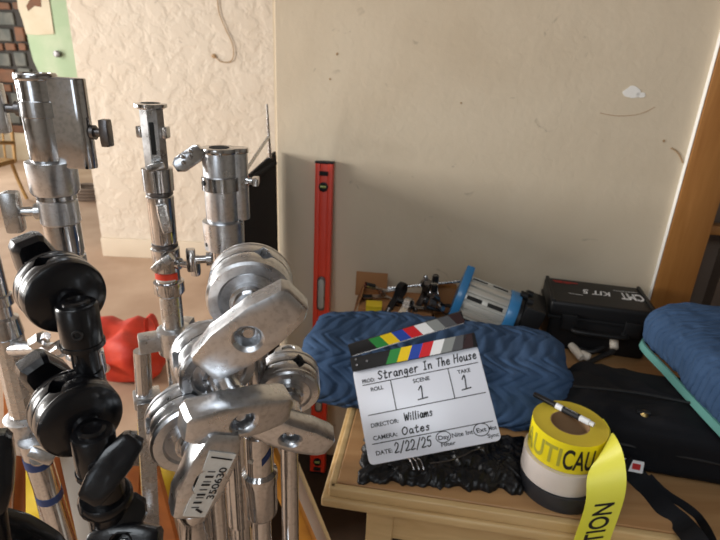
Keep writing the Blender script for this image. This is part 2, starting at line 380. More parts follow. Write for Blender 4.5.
# wall of the room beyond, with exposed blocks and flaking green paint
YF = 7.7
b = B(); slab(b, Vector((-5.5, YF, 0)), Vector((4, YF, 0)), 0, HC, (0, 1, 0), .2); wall_far = struct('wall_far', b, 'mortar', 'old wall of the next room with bare blocks and green paint')
def far_patch(name, pts, m, off):
    bb = B(); q = [at_y(x, y, YF - off) for x, y in pts]; vs = [bb.verts.new(p) for p in q]; f = bb.faces.new(vs)
    g = bmesh.ops.extrude_face_region(bb, geom=[f])
    for v in [x for x in g['geom'] if isinstance(x, bmesh.types.BMVert)]: v.co.y += off + .01
    return obj(name, bb, m, wall_far)
far_patch('green_plaster', [(22, -40), (52, -40), (95, -40), (120, 130), (125, 172), (60, 172), (52, 130), (40, 75), (33, 60), (29, 44), (26, 30), (24, 12)], 'green', .03)
far_patch('cream_plaster', [(12, -40), (46, -40), (49, 0), (54, 34), (38, 35), (26, 34), (23, 22), (18, 8)], 'creamp', .045)
far_patch('rust_patch', [(26, 6), (32, -4), (40, -6), (41, 7), (34, 6), (28, 11)], 'stone_o', .052)
far_patch('cream_dado', [(-60, 128), (40, 130), (120, 132), (125, 173), (-60, 172)], 'creamp', .012)
yy = -30; row = 0
while yy < 126:
    hh = 16 if row % 3 != 2 else 9; x = -48 - random.uniform(0, 14)
    while x < 45:
        w_ = random.uniform(26, 46) if hh > 10 else random.uniform(12, 20)
        xe = min(x + w_ - 1.4, 22 + yy * .14 + random.uniform(-2, 6))
        if xe - x > 5:
            q0 = at_y(x, yy, YF); q1 = at_y(xe, yy + hh - 1.3, YF)
            bb = B(); cx = (q0 + q1) / 2; box(bb, Matrix.Translation((cx.x, YF - .005, cx.z)), abs(q1.x - q0.x), .05 + random.uniform(0, .05), abs(q0.z - q1.z) , .012, 1)
            obj('brick', bb, 'stone_g' if (hh > 10 and random.random() < .93) else 'stone_o', wall_far)
        x += w_
    yy += hh; row += 1
b = B(); q = at_y(60, 54, YF); lathe(b, [(.02, 0), (.03, .05), (.045, .06), (.045, .09), (.02, .1)], axframe(q, (0, -1, 0)), 12); obj('pipe_stub', b, 'darksteel', wall_far)

# wooden casing at the right end of the near wall, with a cabinet recess beyond
j0 = on_wall(651, 300, .02); sj = (j0 - wc).dot(tx)
jw = (on_wall(690, 300, .02) - wc).dot(tx) - sj
def wpt(s, d, z): return wc + tx * s - ty * d + tz * z       # wall coordinates: along, in front, up
wm = lambda s, d, z: frame(wpt(s, d, z), tx, ty, tz)
b = B(); box(b, wm(sj + jw / 2, .004, 1.55), jw, .036, 2.3, .004); trim1 = struct('trim_1', b, 'jamb', 'orange varnished wooden casing at the end of the smooth wall')
b = B(); box(b, wm(sj - .003, .008, 1.6), .003, .02, 2.2, .002); struct('trim_2', b, 'chip', 'ragged white caulk line beside the casing')
zr = on_wall(714, 231).z
b = B(); box(b, wm(sj + jw + .35, -.03, zr), .7, .05, .03, .004); struct('trim_3', b, 'jamb', 'orange wooden rail beside the casing')
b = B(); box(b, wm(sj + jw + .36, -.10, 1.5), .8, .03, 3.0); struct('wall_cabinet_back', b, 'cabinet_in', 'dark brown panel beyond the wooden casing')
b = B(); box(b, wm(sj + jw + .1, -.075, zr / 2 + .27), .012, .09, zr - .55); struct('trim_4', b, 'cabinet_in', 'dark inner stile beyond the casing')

# ------------------------------------------------------------------ table
ZT = .75
tc0 = on(329, 491, ZT - .012)
def tb(s, d, z): return Vector((tc0.x, tc0.y, 0)) + tx * s + ty * d + tz * z       # table coordinates: right, back, up
tm = lambda s, d, z: frame(tb(s, d, z), tx, ty, tz)
TW = 1.55
wall_d = (wc - Vector((tc0.x, tc0.y, 0))).dot(ty); TD = wall_d - .03
t = thing('table', 'pale pine table with a stepped edge against the smooth wall', 'table', tb(TW / 2, TD / 2, 0))
b = B(); box(b, tm(TW / 2 + .008, TD / 2 + .008, ZT - .010), TW - .01, TD - .016, .020, .004, 3); obj('table_top', b, 'tabletop', t)
b = B(); box(b, tm(TW / 2, .006, ZT - .0125), TW, .016, .024, .004, 3); obj('edge_strip', b, 'tablewood', t)
b = B(); box(b, tm(.006, TD / 2, ZT - .0125), .016, TD, .024, .004, 3); obj('edge_strip', b, 'tablewood', t)
b = B(); box(b, tm(TW / 2 - .006, TD / 2 - .01, ZT - .036), TW + .018, TD + .0, .022, .006, 3); obj('moulding', b, 'tablewood', t)
sa = .075
b = B(); box(b, tm(TW / 2 + sa / 2, .075, ZT - .047 - .07), TW - sa - .06, .022, .14, .002); obj('apron', b, 'tablewood', t)
b = B(); box(b, tm(sa + .01, TD / 2 + .02, (ZT - .047) / 2 + .04), .022, TD - .20, ZT - .047 - .08, .002); obj('side_panel', b, 'tablewood', t)
for sx, sy in ((sa + .03, .09), (TW - .09, .09), (sa + .03, TD - .08), (TW - .09, TD - .08)):
    b = B(); box(b, tm(sx, sy, (ZT - .047) / 2 + .0025), .06, .06, ZT - .052, .004); obj('leg', b, 'tablewood', t)

# dark mat that lies under the table and the level
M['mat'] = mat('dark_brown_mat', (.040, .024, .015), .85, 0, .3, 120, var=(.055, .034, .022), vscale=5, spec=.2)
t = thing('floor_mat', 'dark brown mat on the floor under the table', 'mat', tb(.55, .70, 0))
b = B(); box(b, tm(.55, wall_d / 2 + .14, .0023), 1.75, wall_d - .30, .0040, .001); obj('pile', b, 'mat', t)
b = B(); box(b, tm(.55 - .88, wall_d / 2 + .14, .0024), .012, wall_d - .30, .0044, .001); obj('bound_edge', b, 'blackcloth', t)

# ------------------------------------------------------------------ spirit level
p0 = on_wall(319, 473, .14); p0.z = 0
lt = on_wall(325, 161, .015)
lb = Vector((lt.x, lt.y, 0)) - ty * .10 + tx * ((on(318, 472, 0) - Vector((lt.x, lt.y, 0))).dot(tx))
lb.z = .006; ax_ = (lt - lb).normalized(); L = (lt - lb).length
mt = axframe(lb, ax_, tx)
t = thing('spirit_level', 'long red spirit level leaning upright against the smooth wall', 'spirit level', lb)
b = B(); box(b, mt @ Matrix.Translation((0, 0, L / 2)), .026, .024, L - .01, .002); obj('web', b, 'redlevel', t)
for s in (-1, 1):
    b = B(); box(b, mt @ Matrix.Translation((s * .0215, 0, L / 2)), .018, .030, L - .012, .004); obj('flange', b, 'redlevel', t)
for z in (.004, L - .004):
    b = B(); box(b, mt @ Matrix.Translation((0, 0, z)), .063, .033, .008, .002); obj('end_cap', b, 'blackplastic', t)
def oval(bm, m_, w, h, th, n=24):
    prism(bm, [(w / 2 * math.cos(2 * PI * k / n), (h - w) / 2 * (1 if math.sin(2 * PI * k / n) >= 0 else -1) + w / 2 * math.sin(2 * PI * k / n)) for k in range(n)], th, m_, .001)
for zc, (w_, h_) in ((L - .47, (.030, .13)), (.35, (.030, .13))):
    fm = mt @ Matrix.Translation((0, -.0125 if True else 0, zc)) @ Matrix.Rotation(PI / 2, 4, 'X')
    b = B(); oval(b, fm, w_, h_, .012); g = obj('hand_grip', b, 'darksteel', t)
    b = B(); oval(b, fm @ Matrix.Translation((0, 0, .004)), w_ * .72, h_ * .86, .010); obj('hand_hole', b, 'grayplate', g)
for zc in (L - .085, .055):
    fm = mt @ Matrix.Translation((0, -.0135, zc)) @ Matrix.Rotation(PI / 2, 4, 'X')
    b = B(); lathe(b, [(.016, -.004), (.016, .005), (.012, .006), (.012, .002)], fm, 24); v = obj('vial_holder', b, 'blackplastic', t)
    b = B(); lathe(b, [(.0045, -.010), (.0045, .010)], fm @ Matrix.Translation((0, 0, .004)) @ Matrix.Rotation(PI / 2, 4, 'Y'), 12); obj('vial', b, 'glass_vial', v)
for zc in (L - .040, .022):
    b = B(); box(b, mt @ Matrix.Translation((0, -.012, zc)), .030, .012, .014, .002); obj('vial_slot', b, 'hole', t)

# ------------------------------------------------------------------ stands: helpers in measured rows and half-widths
class Axis:                                     # upright axis of a stand through a measured point
    def __init__(s, px, py, z): q = P(px, py, z); s.x, s.y = q.x, q.y
    def h(s, py):                               # height on the axis that shows in row py
        lo, hi = -1.0, 2.6
        for _ in range(40):
            m_ = (lo + hi) / 2; c = RC.transposed() @ (Vector((s.x, s.y, m_)) - EYE)
            if 270 - F * c.y / -c.z > py: lo = m_
            else: hi = m_
        return (lo + hi) / 2
    def pt(s, z): return Vector((s.x, s.y, z))
    def sc(s, z):
        c = RC.transposed() @ (s.pt(z) - EYE); return -c.z / F / math.sqrt(1 + (c.x / c.z) ** 2)       # metres per pixel at that height
    def prof(s, rows):
        out = []
        for py, hw in rows:
            z = s.h(py); out.append((hw * s.sc(z), z))
        return out
def turn(name, ax, rows, m, parent, seg=36, angle=38):
    b = B(); pr = ax.prof(rows); pr = pr[::-1]
    lathe(b, pr, Matrix.Translation((ax.x, ax.y, 0)), seg); return obj(name, b, m, parent, angle=angle)
def knob(parent, base, d, ln, bar=.034, w=.013, th=.013, roll=0, m='steel', shaft_r=.0042, name='tee_knob', mshaft=None):
    d = Vector(d).normalized(); mt_ = axframe(base, d, (0, 0, 1))
    b = B(); lathe(b, [(shaft_r * 1.7, 0), (shaft_r * 1.7, ln * .3), (shaft_r, ln * .3), (shaft_r, ln)], mt_, 14)
    k = obj(name, b, mshaft or m, parent)
    mb = mt_ @ Matrix.Translation((0, 0, ln + th * .35)) @ Matrix.Rotation(roll, 4, 'Z')
    n = 7; top = []; h = bar / 2
    poly = [(-h, -w * .42), (-h * .55, -w * .5), (h * .55, -w * .5), (h, -w * .42), (h * 1.02, 0), (h, w * .42), (h * .55, w * .5), (-h * .55, w * .5), (-h, w * .42), (-h * 1.02, 0)]
    b = B(); prism(b, poly, th, mb, min(w, th) * .22, 2); obj('knob_wing', b, m, k)
    return k
def stadium(r0, r1, dx, n=14):                  # outline: round barrel with a wing ending in a smaller round
    pts = []
    for k in range(2 * n + 1):
        h_ = math.asin(r1 / r0) ; a = h_ + (2 * PI - 2 * h_) * k / (2 * n); pts.append((r0 * math.cos(a), r0 * math.sin(a)))
    for k in range(n + 1):
        a = -PI / 2 + PI * k / n; pts.append((dx + r1 * math.cos(a), r1 * math.sin(a)))
    return pts
def clamp_poly(bm, poly, z0, z1, ax, rot, bev=.0015):
    prism(bm, poly, z1 - z0, Matrix.Translation((ax.x, ax.y, (z0 + z1) / 2)) @ Matrix.Rotation(rot, 4, 'Z'), bev, 2)
def folded_legs(t, ax, zt, dirs, m='chrome', rad=.035, foot=.10, r=.0125, brace=None):
    for k, a in enumerate(dirs):
        d = Vector((math.cos(a), math.sin(a), 0))
        p1 = ax.pt(zt) + d * rad; p2 = ax.pt(.012) + d * foot
        b = B(); tube(b, [p1, p2], r, 16); lg = obj('leg', b, m, t)
        b = B(); lathe(b, [(r * 1.25, 0), (r * 1.35, .03), (r * 1.1, .05)], axframe(p2 - (p2 - p1).normalized() * .012, p1 - p2), 14); obj('rubber_foot', b, 'blackrubber', lg)
def turtle_base(t, ax, m, a0, lift=0):
    for k in range(3):
        a = a0 + .22 * (k - 1); d = Vector((math.cos(a), math.sin(a), 0)); h = .14 + .055 * k
        pts = [ax.pt(h + .02) + d * .014, ax.pt(h + .015) + d * .05, ax.pt(h * .75) + d * .10, ax.pt(.030 + .02 * k) + d * .15, ax.pt(.012) + d * .20, ax.pt(.012) + d * .28]
        b = B(); tube(b, smooth_path(pts, 5), .011, 12); obj('leg', b, m, t)

# lever handle: boat-shaped bar with a countersunk bolt hole
def lever(parent, c, a, side, Ln, Wd, Th, m, name='lever_handle', hole=True, bow=.004, skew=0.0, bolt='steel'):
    a = Vector(a).normalized(); s = (Vector(side) - a * Vector(side).dot(a)).normalized(); w = a.cross(s)
    fm = frame(c, s, w, a); h = Ln / 2
    corner = [(-h, -Wd * .30), (-h * .86, -Wd * .42), (-h * .35, -Wd * .5), (h * .35, -Wd * .5), (h * .86, -Wd * .42), (h, -Wd * .30), (h, Wd * .22), (h * .93, Wd * .34), (h * .4, Wd * .50), (-h * .4, Wd * .50), (-h * .93, Wd * .34), (-h, Wd * .22)]
    corner = [(x, y + skew * Wd * (1 - (x / h) ** 2)) for x, y in corner]
    out = []
    for (x0, y0), (x1, y1) in zip(corner, corner[1:] + corner[:1]):
        n = max(1, int(math.hypot(x1 - x0, y1 - y0) / .006))
        for k in range(n): out.append((x0 + (x1 - x0) * k / n, y0 + (y1 - y0) * k / n))
    ang = [math.atan2(y, x) for x, y in out]
    def ins(d): return [(x * (1 - d / max(h, 1e-6)), y * (1 - d / (Wd * .5))) for x, y in out]
    def circ(r): return [(r * math.cos(q), r * math.sin(q)) for q in ang]
    hr = min(Wd * .27, .0098); f = Th / 2
    rings = []
    if hole: rings += [(circ(hr * .86), f - .014, 0), (circ(hr * .92), f - .003, 0), (circ(hr * 1.02), f - .0016, 0), (circ(hr * 1.24), f, 1)]
    else: rings += [(circ(hr * .5), f, 1)]
    rings += [(ins(Wd * .22), f, 1), (ins(Wd * .09), f - .0004, 1), (ins(Wd * .03), f - Th * .06, 1), (out, f - Th * .20, 1), (out, -f + Th * .25, 1), (ins(Wd * .10), -f, 1), (circ(hr), -f, 1)]
    b = B(); vr = []
    for r, z, bw in rings: vr.append([b.verts.new(fm @ Vector((x, y, z - (bow * (x / h) ** 2 if bw else 0)))) for x, y in r])
    n = len(out)
    for p, q in zip(vr, vr[1:]):
        for k in range(n): b.faces.new((p[k], p[(k + 1) % n], q[(k + 1) % n], q[k]))
    b.faces.new(vr[0]); b.faces.new(vr[-1][::-1])
    lv = obj(name, b, m, parent, angle=30)
    if hole:
        b = B(); lathe(b, [(hr * .50, f - .0145), (hr * .50, f - .0085), (hr * .4, f - .0075)], fm, 6 if m == 'blackmetal' else 16); obj('bolt', b, bolt, lv)
    return lv, fm

def jaw(parent, c, a, R, t0, t1, m, notch, rot=0, outer_step=True):
    # t0 = inner face (between the jaws), t1 = outer face
    fm = axframe(c, a, (0, 0, 1)); seg = 60; s = 1 if t1 > t0 else -1; b = B(); rings = []
    def dn(k, amp):
        q = (math.degrees(2 * PI * k / seg) + rot) % 90; q = min(q, 90 - q); return amp * max(0, 1 - q / 11)
    T = abs(t1 - t0)
    spec = [(.30, 0, .6), (.62, 0, .6), (.99, 0, .62), (1, .06, .55), (1, .50, 0), (.985, .58, 0), (.985, .66, 0), (1, .72, 0), (.985, .88, 0), (.93, 1, 0), (.72, 1.02, 0), (.66, .90, 0), (.40, .88, 0), (.36, 1.05, 0), (.22, 1.08, 0)]
    if m == 'blackmetal': spec = spec[:8] + [(.97, .90, 0), (.90, 1.0, 0), (.7, 1.12, 0), (.5, 1.2, 0), (.3, 1.25, 0)]
    for r, u, nt_ in spec:
        rings.append([b.verts.new(fm @ Vector((R * r * math.cos(2 * PI * k / seg), R * r * math.sin(2 * PI * k / seg), t0 + s * (u * T + (dn(k, nt_ * T) if notch else 0))))) for k in range(seg)])
    for p, q in zip(rings, rings[1:]):
        for k in range(seg): b.faces.new((p[k], p[(k + 1) % seg], q[(k + 1) % seg], q[k]))
    b.faces.new(rings[0]); b.faces.new(rings[-1][::-1])
    return obj('jaw_disc', b, m, parent, angle=30)

def grip_head(t, c, yaw, tilt, R, theta, m, ml, lev_off, Ln, Wd, Th, hidden_pole=True, smooth_rear=False, lskew=0.0):
    """jaw pair at c; the clamping axis points to the lever; yaw 0 = towards the camera, + = to the right"""
    y, q = math.radians(yaw), math.radians(tilt)
    a = Vector((math.sin(y) * math.cos(q), -math.cos(y) * math.cos(q), math.sin(q)))
    th = R * .56
    jaw(t, c, a, R, .0006, th, m, True, 20); jaw(t, c, a, R, -.0006, -th, m, True, 20)
    # bearing between the jaw and the lever
    b = B(); r0 = R * .46
    lathe(b, [(r0, th * .8), (r0, th + .004), (r0 * .8, th + .005), (r0 * .8, lev_off - Th * .5 - .004), (r0 * .95, lev_off - Th * .5 - .003), (r0 * .95, lev_off - Th * .3)], axframe(c, a), 28)
    obj('bearing', b, 'chrome' if m != 'blackmetal' else 'blackmetal', t)
    side = Vector((math.cos(y), math.sin(y), 0)); up = a.cross(side); up = up if up.z > 0 else -up
    e = side * math.cos(math.radians(theta)) + up * math.sin(math.radians(theta))
    lv, fm = lever(t, c + a * lev_off, a, e, Ln, Wd, Th, ml, skew=lskew)
    return a, lv, fm
def c_stand(name, label, c, yaw, tilt, R, theta, m, ml, lev_off, Ln, Wd, Th, z_low, collars=(), pole_r=.0105, base_rot=0, recv=.030, lskew=0.0, group=None, pole_m=None):
    y, q = math.radians(yaw), math.radians(tilt)
    a = Vector((math.sin(y) * math.cos(q), -math.cos(y) * math.cos(q), math.sin(q)))
    pole = c - a * recv
    class A_: pass
    ax = Axis.__new__(Axis); ax.x, ax.y = pole.x, pole.y
    t = thing(name, label, 'light stand', (ax.x, ax.y, 0), group)
    grip_head(t, c, yaw, tilt, R, theta, m, ml, lev_off, Ln, Wd, Th, lskew=lskew)
    r = R * .44; zc = pole.z - (R * .30 if m == 'blackmetal' else 0)
    b = B(); r = R * .50
    lathe(b, [(r * .90, zc - R * .80), (r, zc - R * .74), (r, zc + R * .34), (r * .92, zc + R * .40), (r * .66, zc + R * .41), (r * .64, zc + R * .48), (r * .46, zc + R * .50), (r * .42, zc + R * .44), (r * .2, zc + R * .44)], Matrix.Translation((ax.x, ax.y, 0)), 28)
    obj('receiver', b, m, t)
    b = B(); lathe(b, [(R * .30, -recv + r * .6), (R * .34, -R * .52)], axframe(c, a), 20); obj('receiver_web', b, m, t)
    pm = pole_m or m
    if m == 'blackmetal':
        pole_r = .0086
        fs_ = Vector((.35, -.94, 0)); q = Vector((ax.x, ax.y, zc - R * .25)) + fs_ * r
        b = B(); lathe(b, [(.0042, -.002), (.0042, .0012), (.0028, .0012), (.0028, -.001)], axframe(q, fs_), 14); obj('set_screw', b, 'blackrubber', t)
        b = B(); lathe(b, [(r * .95, zc - R * .82), (r * 1.07, zc - R * .80), (r * 1.07, zc - R * .68), (r * .95, zc - R * .66)], Matrix.Translation((ax.x, ax.y, 0)), 28); obj('receiver_lip', b, m, t)
        b = B(); lathe(b, [(.0086, zc - R * 2.0), (.0118, zc - R * 1.98), (.0118, zc - R * 1.55), (.0086, zc - R * 1.53)], Matrix.Translation((ax.x, ax.y, 0)), 24); obj('pole_collar', b, m, t)
    b = B(); lathe(b, [(pole_r, .16), (pole_r, zc - R * 2.4), (pole_r * 1.22, zc - R * 2.38), (pole_r * 1.22, zc - R * .7)], Matrix.Translation((ax.x, ax.y, 0)), 24); obj('pole', b, pm, t)
    b = B(); lathe(b, [(pole_r * 1.5, .10), (pole_r * 1.5, z_low)], Matrix.Translation((ax.x, ax.y, 0)), 24); obj('lower_tube', b, 'chrome' if pm != 'blackmetal' else pm, t)
    turtle_base(t, ax, 'chrome' if pm != 'blackmetal' else pm, base_rot)
    return t, ax, a

# ---------------------------------------------------------------- stand with the tall double receiver (far left)
A = Axis(37, 85, .50)
t = thing('combo_stand', 'tall chrome stand with winged twin receiver at the upper left', 'light stand', (A.x, A.y, 0), 'chrome combo stands')
zt, zp, k_ = A.h(76), A.h(166), A.sc(A.h(110))
tilt_dir = 0.0
rotA = math.radians(-2)
r0 = 21.5 * k_
b = B(); clamp_poly(b, stadium(r0, 11 * k_, 46 * k_), zp, zt, A, rotA, .0016); rec = obj('receiver', b, 'chrome', t, angle=25)
b = B(); lathe(b, [(r0 * .72, zt - .002), (r0 * .72, zt + .0006)], Matrix.Translation((A.x, A.y, 0)), 32); obj('socket_mouth', b, 'hole', rec)
b = B(); lathe(b, [(r0 * 1.00, zt - .004), (r0 * 1.04, zt - .003), (r0 * 1.04, zt + .0015), (r0 * .98, zt + .003), (r0 * .76, zt + .003), (r0 * .74, zt)], Matrix.Translation((A.x, A.y, 0)), 40); obj('rim', b, 'chrome', rec)
turn('raised_band', A, [(100, 21), (101, 23.5), (116, 23.5), (117, 21)], 'chrome', t)
turn('collar', A, [(160, 24), (161, 27), (190, 26), (193, 24), (194, 19)], 'alu', t)
turn('neck_ring', A, [(193, 19), (194, 21), (198, 21), (199, 18)], 'chrome', t)
turn('clamp_ring', A, [(198, 18.5), (200, 21), (221, 21), (223, 19)], 'alu', t)
turn('riser', A, [(222, 19.5), (250, 19), (251, 18), (254, 18), (255, 19.5), (262, 19.5), (263, 17)], 'chrome', t)
turn('joint_band', A, [(262, 17.5), (263, 18.5), (268, 18.5), (269, 17)], 'darksteel', t)
turn('column', A, [(268, 18), (352, 17), (353, 19.5), (372, 19.5), (374, 17), (520, 15)], 'chrome', t)
b = B(); lathe(b, [(.016, .1), (.016, A.h(520))], Matrix.Translation((A.x, A.y, 0)), 24); obj('lower_column', b, 'chrome', t)
folded_legs(t, A, .75, (2.2, 4.4, .2), foot=.15)
lx = Vector((-1, -.1, 0)); rx_ = Vector((1, -.15, 0))
knob(t, A.pt(A.h(109)) + Vector((-1, -.25, 0)).normalized() * r0 * 1.0, (-1, -.25, .0), .014, .046, .013, .012, 0, 'steel', mshaft='darksteel')
wing = Matrix.Rotation(rotA, 4, 'Z') @ Vector((57 * k_, 0, 0))
knob(t, A.pt(A.h(130)) + wing, wing.normalized(), .011, .026, .012, .009, 0, 'darksteel')
knob(t, A.pt(A.h(211)) + Vector((-1, -.25, 0)).normalized() * 19 * k_, (-1, -.25, 0), .022, .042, .018, .016, 0, 'steel', shaft_r=.005)
b = B(); lathe(b, [(.0022, -.001), (.0022, .001)], axframe(A.pt(A.h(188)) + Vector((.55, -.83, 0)) * 26 * k_, (.55, -.83, 0)), 10); obj('set_screw', b, 'hole', t)
b = B(); lathe(b, [(.0022, -.001), (.0022, .001)], axframe(A.pt(A.h(258)) + Vector((.55, -.83, 0)) * 19.4 * k_, (.55, -.83, 0)), 10); obj('set_screw', b, 'hole', t)

# ---------------------------------------------------------------- slim stand with slotted top
Bx = Axis(152, 120, .68)
t = thing('baby_stand', 'slim chrome stand with slotted tube top and red sticker', 'light stand', (Bx.x, Bx.y, 0), 'chrome combo stands')
o = turn('top_flange', Bx, [(103, 13), (103.6, 17), (107, 17), (109, 13)], 'chrome', t)
turn('slotted_tube', Bx, [(108, 13), (170, 12.5)], 'alu', t, 8, 20)
turn('tube_mouth', Bx, [(102.6, 10), (103.2, 10)], 'hole', t)
kB = Bx.sc(Bx.h(130))
b = B(); box(b, frame(Bx.pt((Bx.h(122) + Bx.h(152)) / 2) + Vector((.28, -.96, 0)) * 12.0 * kB, Vector((.96, .28, 0)), Vector((-.28, .96, 0)), tz), .006, .003, Bx.h(118) - Bx.h(150), .0012); obj('slot', b, 'hole', t)
for s_ in (-1, 1):
    b = B(); box(b, frame(Bx.pt(Bx.h(132)) + Vector((s_, .0, 0)) * 13.5 * kB, Vector((1, 0, 0)), Vector((0, 1, 0)), tz), .008, .014, .015, .002); obj('lug', b, 'chrome', t)
turn('collar', Bx, [(167, 13), (168, 16), (190, 15.5), (192, 13)], 'chrome', t)
turn('dark_ring', Bx, [(191, 13), (192, 14), (194, 14), (195, 12)], 'darksteel', t)
turn('sleeve', Bx, [(194, 12), (196, 14), (240, 13), (243, 12)], 'chrome', t)
turn('dark_ring', Bx, [(242, 12), (243, 13.5), (246, 13.5), (247, 12)], 'darksteel', t)
turn('clamp_sleeve', Bx, [(246, 12), (248, 14.5), (262, 14), (264, 12.5), (281, 12.5)], 'chrome', t)
turn('lower_collar', Bx, [(280, 12.5), (281, 15.5), (291, 15.5), (294, 13)], 'chrome', t)
turn('riser', Bx, [(292, 11.5), (330, 11)], 'steel', t)
cb = Vector((.35, -.94, 0))
b = B(); ribbon(b, [Bx.pt(Bx.h(274)) + (Matrix.Rotation(math.radians(q), 3, 'Z') @ Vector((0, -1, 0))) * 12.9 * Bx.sc(Bx.h(274)) for q in range(-60, 75, 8)], Vector((0, 0, .0055)), .0006); st = obj('red_sticker', b, 'redlevel', t)
b = B(); ribbon(b, [Bx.pt(Bx.h(277)) + (Matrix.Rotation(math.radians(q), 3, 'Z') @ Vector((0, -1, 0))) * 13.0 * Bx.sc(Bx.h(277)) for q in range(-50, 60, 8)], Vector((0, 0, .0012)), .0006); obj('sticker_line', b, 'sticker', st)
knob(t, Bx.pt(Bx.h(163)) + cb * 10 * kB, (.3, -.95, 0), .012, .022, .009, .008, PI / 2 + .25, 'steel')
knob(t, Bx.pt(Bx.h(212)) + cb * 10 * kB, (.5, -.86, 0), .016, .040, .014, .012, .12, 'steel')
knob(t, Bx.pt(Bx.h(256)) + cb * 10 * kB, (.1, -1, 0), .013, .034, .013, .011, -.9, 'steel')
knob(t, Bx.pt(Bx.h(262)) + Vector((1, -.2, 0)).normalized() * 11 * kB, (1, -.2, 0), .028, .030, .012, .011, 0, 'chrome', shaft_r=.005)
# casting and folded legs
zc = Bx.h(338); kb = Bx.sc(zc)
turn('leg_casting', Bx, [(326, 12), (328, 17), (350, 17), (353, 13)], 'alu', t)
turn('inner_column', Bx, [(350, 11), (560, 10)], 'steel', t)
b = B(); lathe(b, [(.013, .02), (.013, Bx.h(555))], Matrix.Translation((Bx.x, Bx.y, 0)), 20); obj('lower_column', b, 'steel', t)
for a in (3.6, 5.6, 1.5):
    d = Vector((math.cos(a), math.sin(a), 0)); s_ = Vector((-d.y, d.x, 0))
    b = B(); box(b, frame(Bx.pt(zc) + d * 24 * kb, d, s_, tz), .034, .026, .026, .004); obj('hinge_lug', b, 'alu', t)
    p1 = Bx.pt(zc - .012) + d * 33 * kb; p2 = Bx.pt(.01) + d * .12
    b = B(); tube(b, [p1, p2], .0125, 16); lg = obj('leg', b, 'chrome', t)
    q1 = p1.lerp(p2, .075)
    b = B(); box(b, frame(q1 - d * .004, d, s_, tz), .040, .032, .020, .003); obj('brace_bracket', b, 'alu', lg)
    b = B(); box(b, axframe(p1.lerp(p2, .22) + s_ * .022, p1 - p2, d), .024, .004, .34, .001); obj('brace', b, 'steel', lg)

# ---------------------------------------------------------------- stand with lever-top receiver
Cx = Axis(221, 180, .61)
t = thing('combo_stand', 'chrome stand with lever-topped receiver in front of the black flag', 'light stand', (Cx.x, Cx.y, 0), 'chrome combo stands')
kc = Cx.sc(Cx.h(180)); zt, zp = Cx.h(151), Cx.h(219); r0 = 17.5 * kc
b = B(); clamp_poly(b, stadium(r0, 9 * kc, 19 * kc), zp, zt, Cx, math.radians(15), .0014); rec = obj('receiver', b, 'alu', t, angle=25)
b = B(); clamp_poly(b, stadium(r0 * 1.06, 10 * kc, 19 * kc), zt - .002, zt + .004, Cx, math.radians(15), .001); obj('top_plate', b, 'chrome', rec)
b = B(); lathe(b, [(r0 * .58, zt + .003), (r0 * .58, zt + .0045)], Matrix.Translation((Cx.x, Cx.y, 0)), 28); obj('socket_mouth', b, 'hole', rec)
turn('raised_band', Cx, [(175, 17), (176, 19.5), (189, 19.5), (190, 17)], 'chrome', t)
turn('collar', Cx, [(219, 18), (220, 21), (247, 20), (249, 16)], 'alu', t)
turn('riser', Cx, [(248, 15.5), (330, 15), (331, 19), (350, 19), (352, 15), (520, 13.5)], 'chrome', t)
b = B(); lathe(b, [(.015, .1), (.015, Cx.h(520))], Matrix.Translation((Cx.x, Cx.y, 0)), 20); obj('lower_column', b, 'chrome', t)
folded_legs(t, Cx, .7, (1.2, 3.2, 5.4), foot=.14)
ld = Vector((-1, -.35, -.0)).normalized()
lc = Cx.pt(zt - .004) + ld * (r0 + .012)
b = B(); poly = [(-.016, -.006), (-.012, -.009), (.014, -.010), (.020, -.006), (.021, .004), (.014, .009), (-.008, .010), (-.016, .006)]
dl = Vector((-.80, -.25, -.62)).normalized(); prism(b, poly, .018, frame(lc + Vector((0, 0, -.003)), dl, Vector((0, -1, 0)).cross(dl).normalized() * 1, dl.cross(Vector((0, -1, 0)).cross(dl).normalized())), .003); lv = obj('lever', b, 'chrome', t)
for u_ in (0, 1):
    for w_ in (-1, 1):
        b = B(); lathe(b, [(.0024, 0), (.0026, .002), (.0012, .004)], axframe(lc + dl * (-.004 + .010 * u_) + Vector((0, -.0095, w_ * .0032)), (0, -1, 0)), 8); obj('grip_stud', b, 'chrome', lv)
knob(t, Cx.pt(Cx.h(181)) + Vector((.97, .2, 0)) * 26 * kc, (1, .1, 0), .008, .018, .010, .008, PI / 2, 'chrome')
knob(t, Cx.pt(Cx.h(258)) + Vector((-1, -.3, 0)).normalized() * 15 * kc, (-1, -.3, .0), .020, .028, .012, .011, 0, 'chrome', shaft_r=.005)
b = B(); lathe(b, [(.003, -.001), (.003, .0012)], axframe(Cx.pt(Cx.h(181)) + Vector((-.72, -.69, 0)) * 19.6 * kc, (-.72, -.69, 0)), 12); obj('set_screw', b, 'hole', t)
b = B(); lathe(b, [(.0025, -.001), (.0025, .0012)], axframe(Cx.pt(Cx.h(241)) + Vector((-.72, -.69, 0)) * 20.4 * kc, (-.72, -.69, 0)), 12); obj('set_screw', b, 'hole', t)

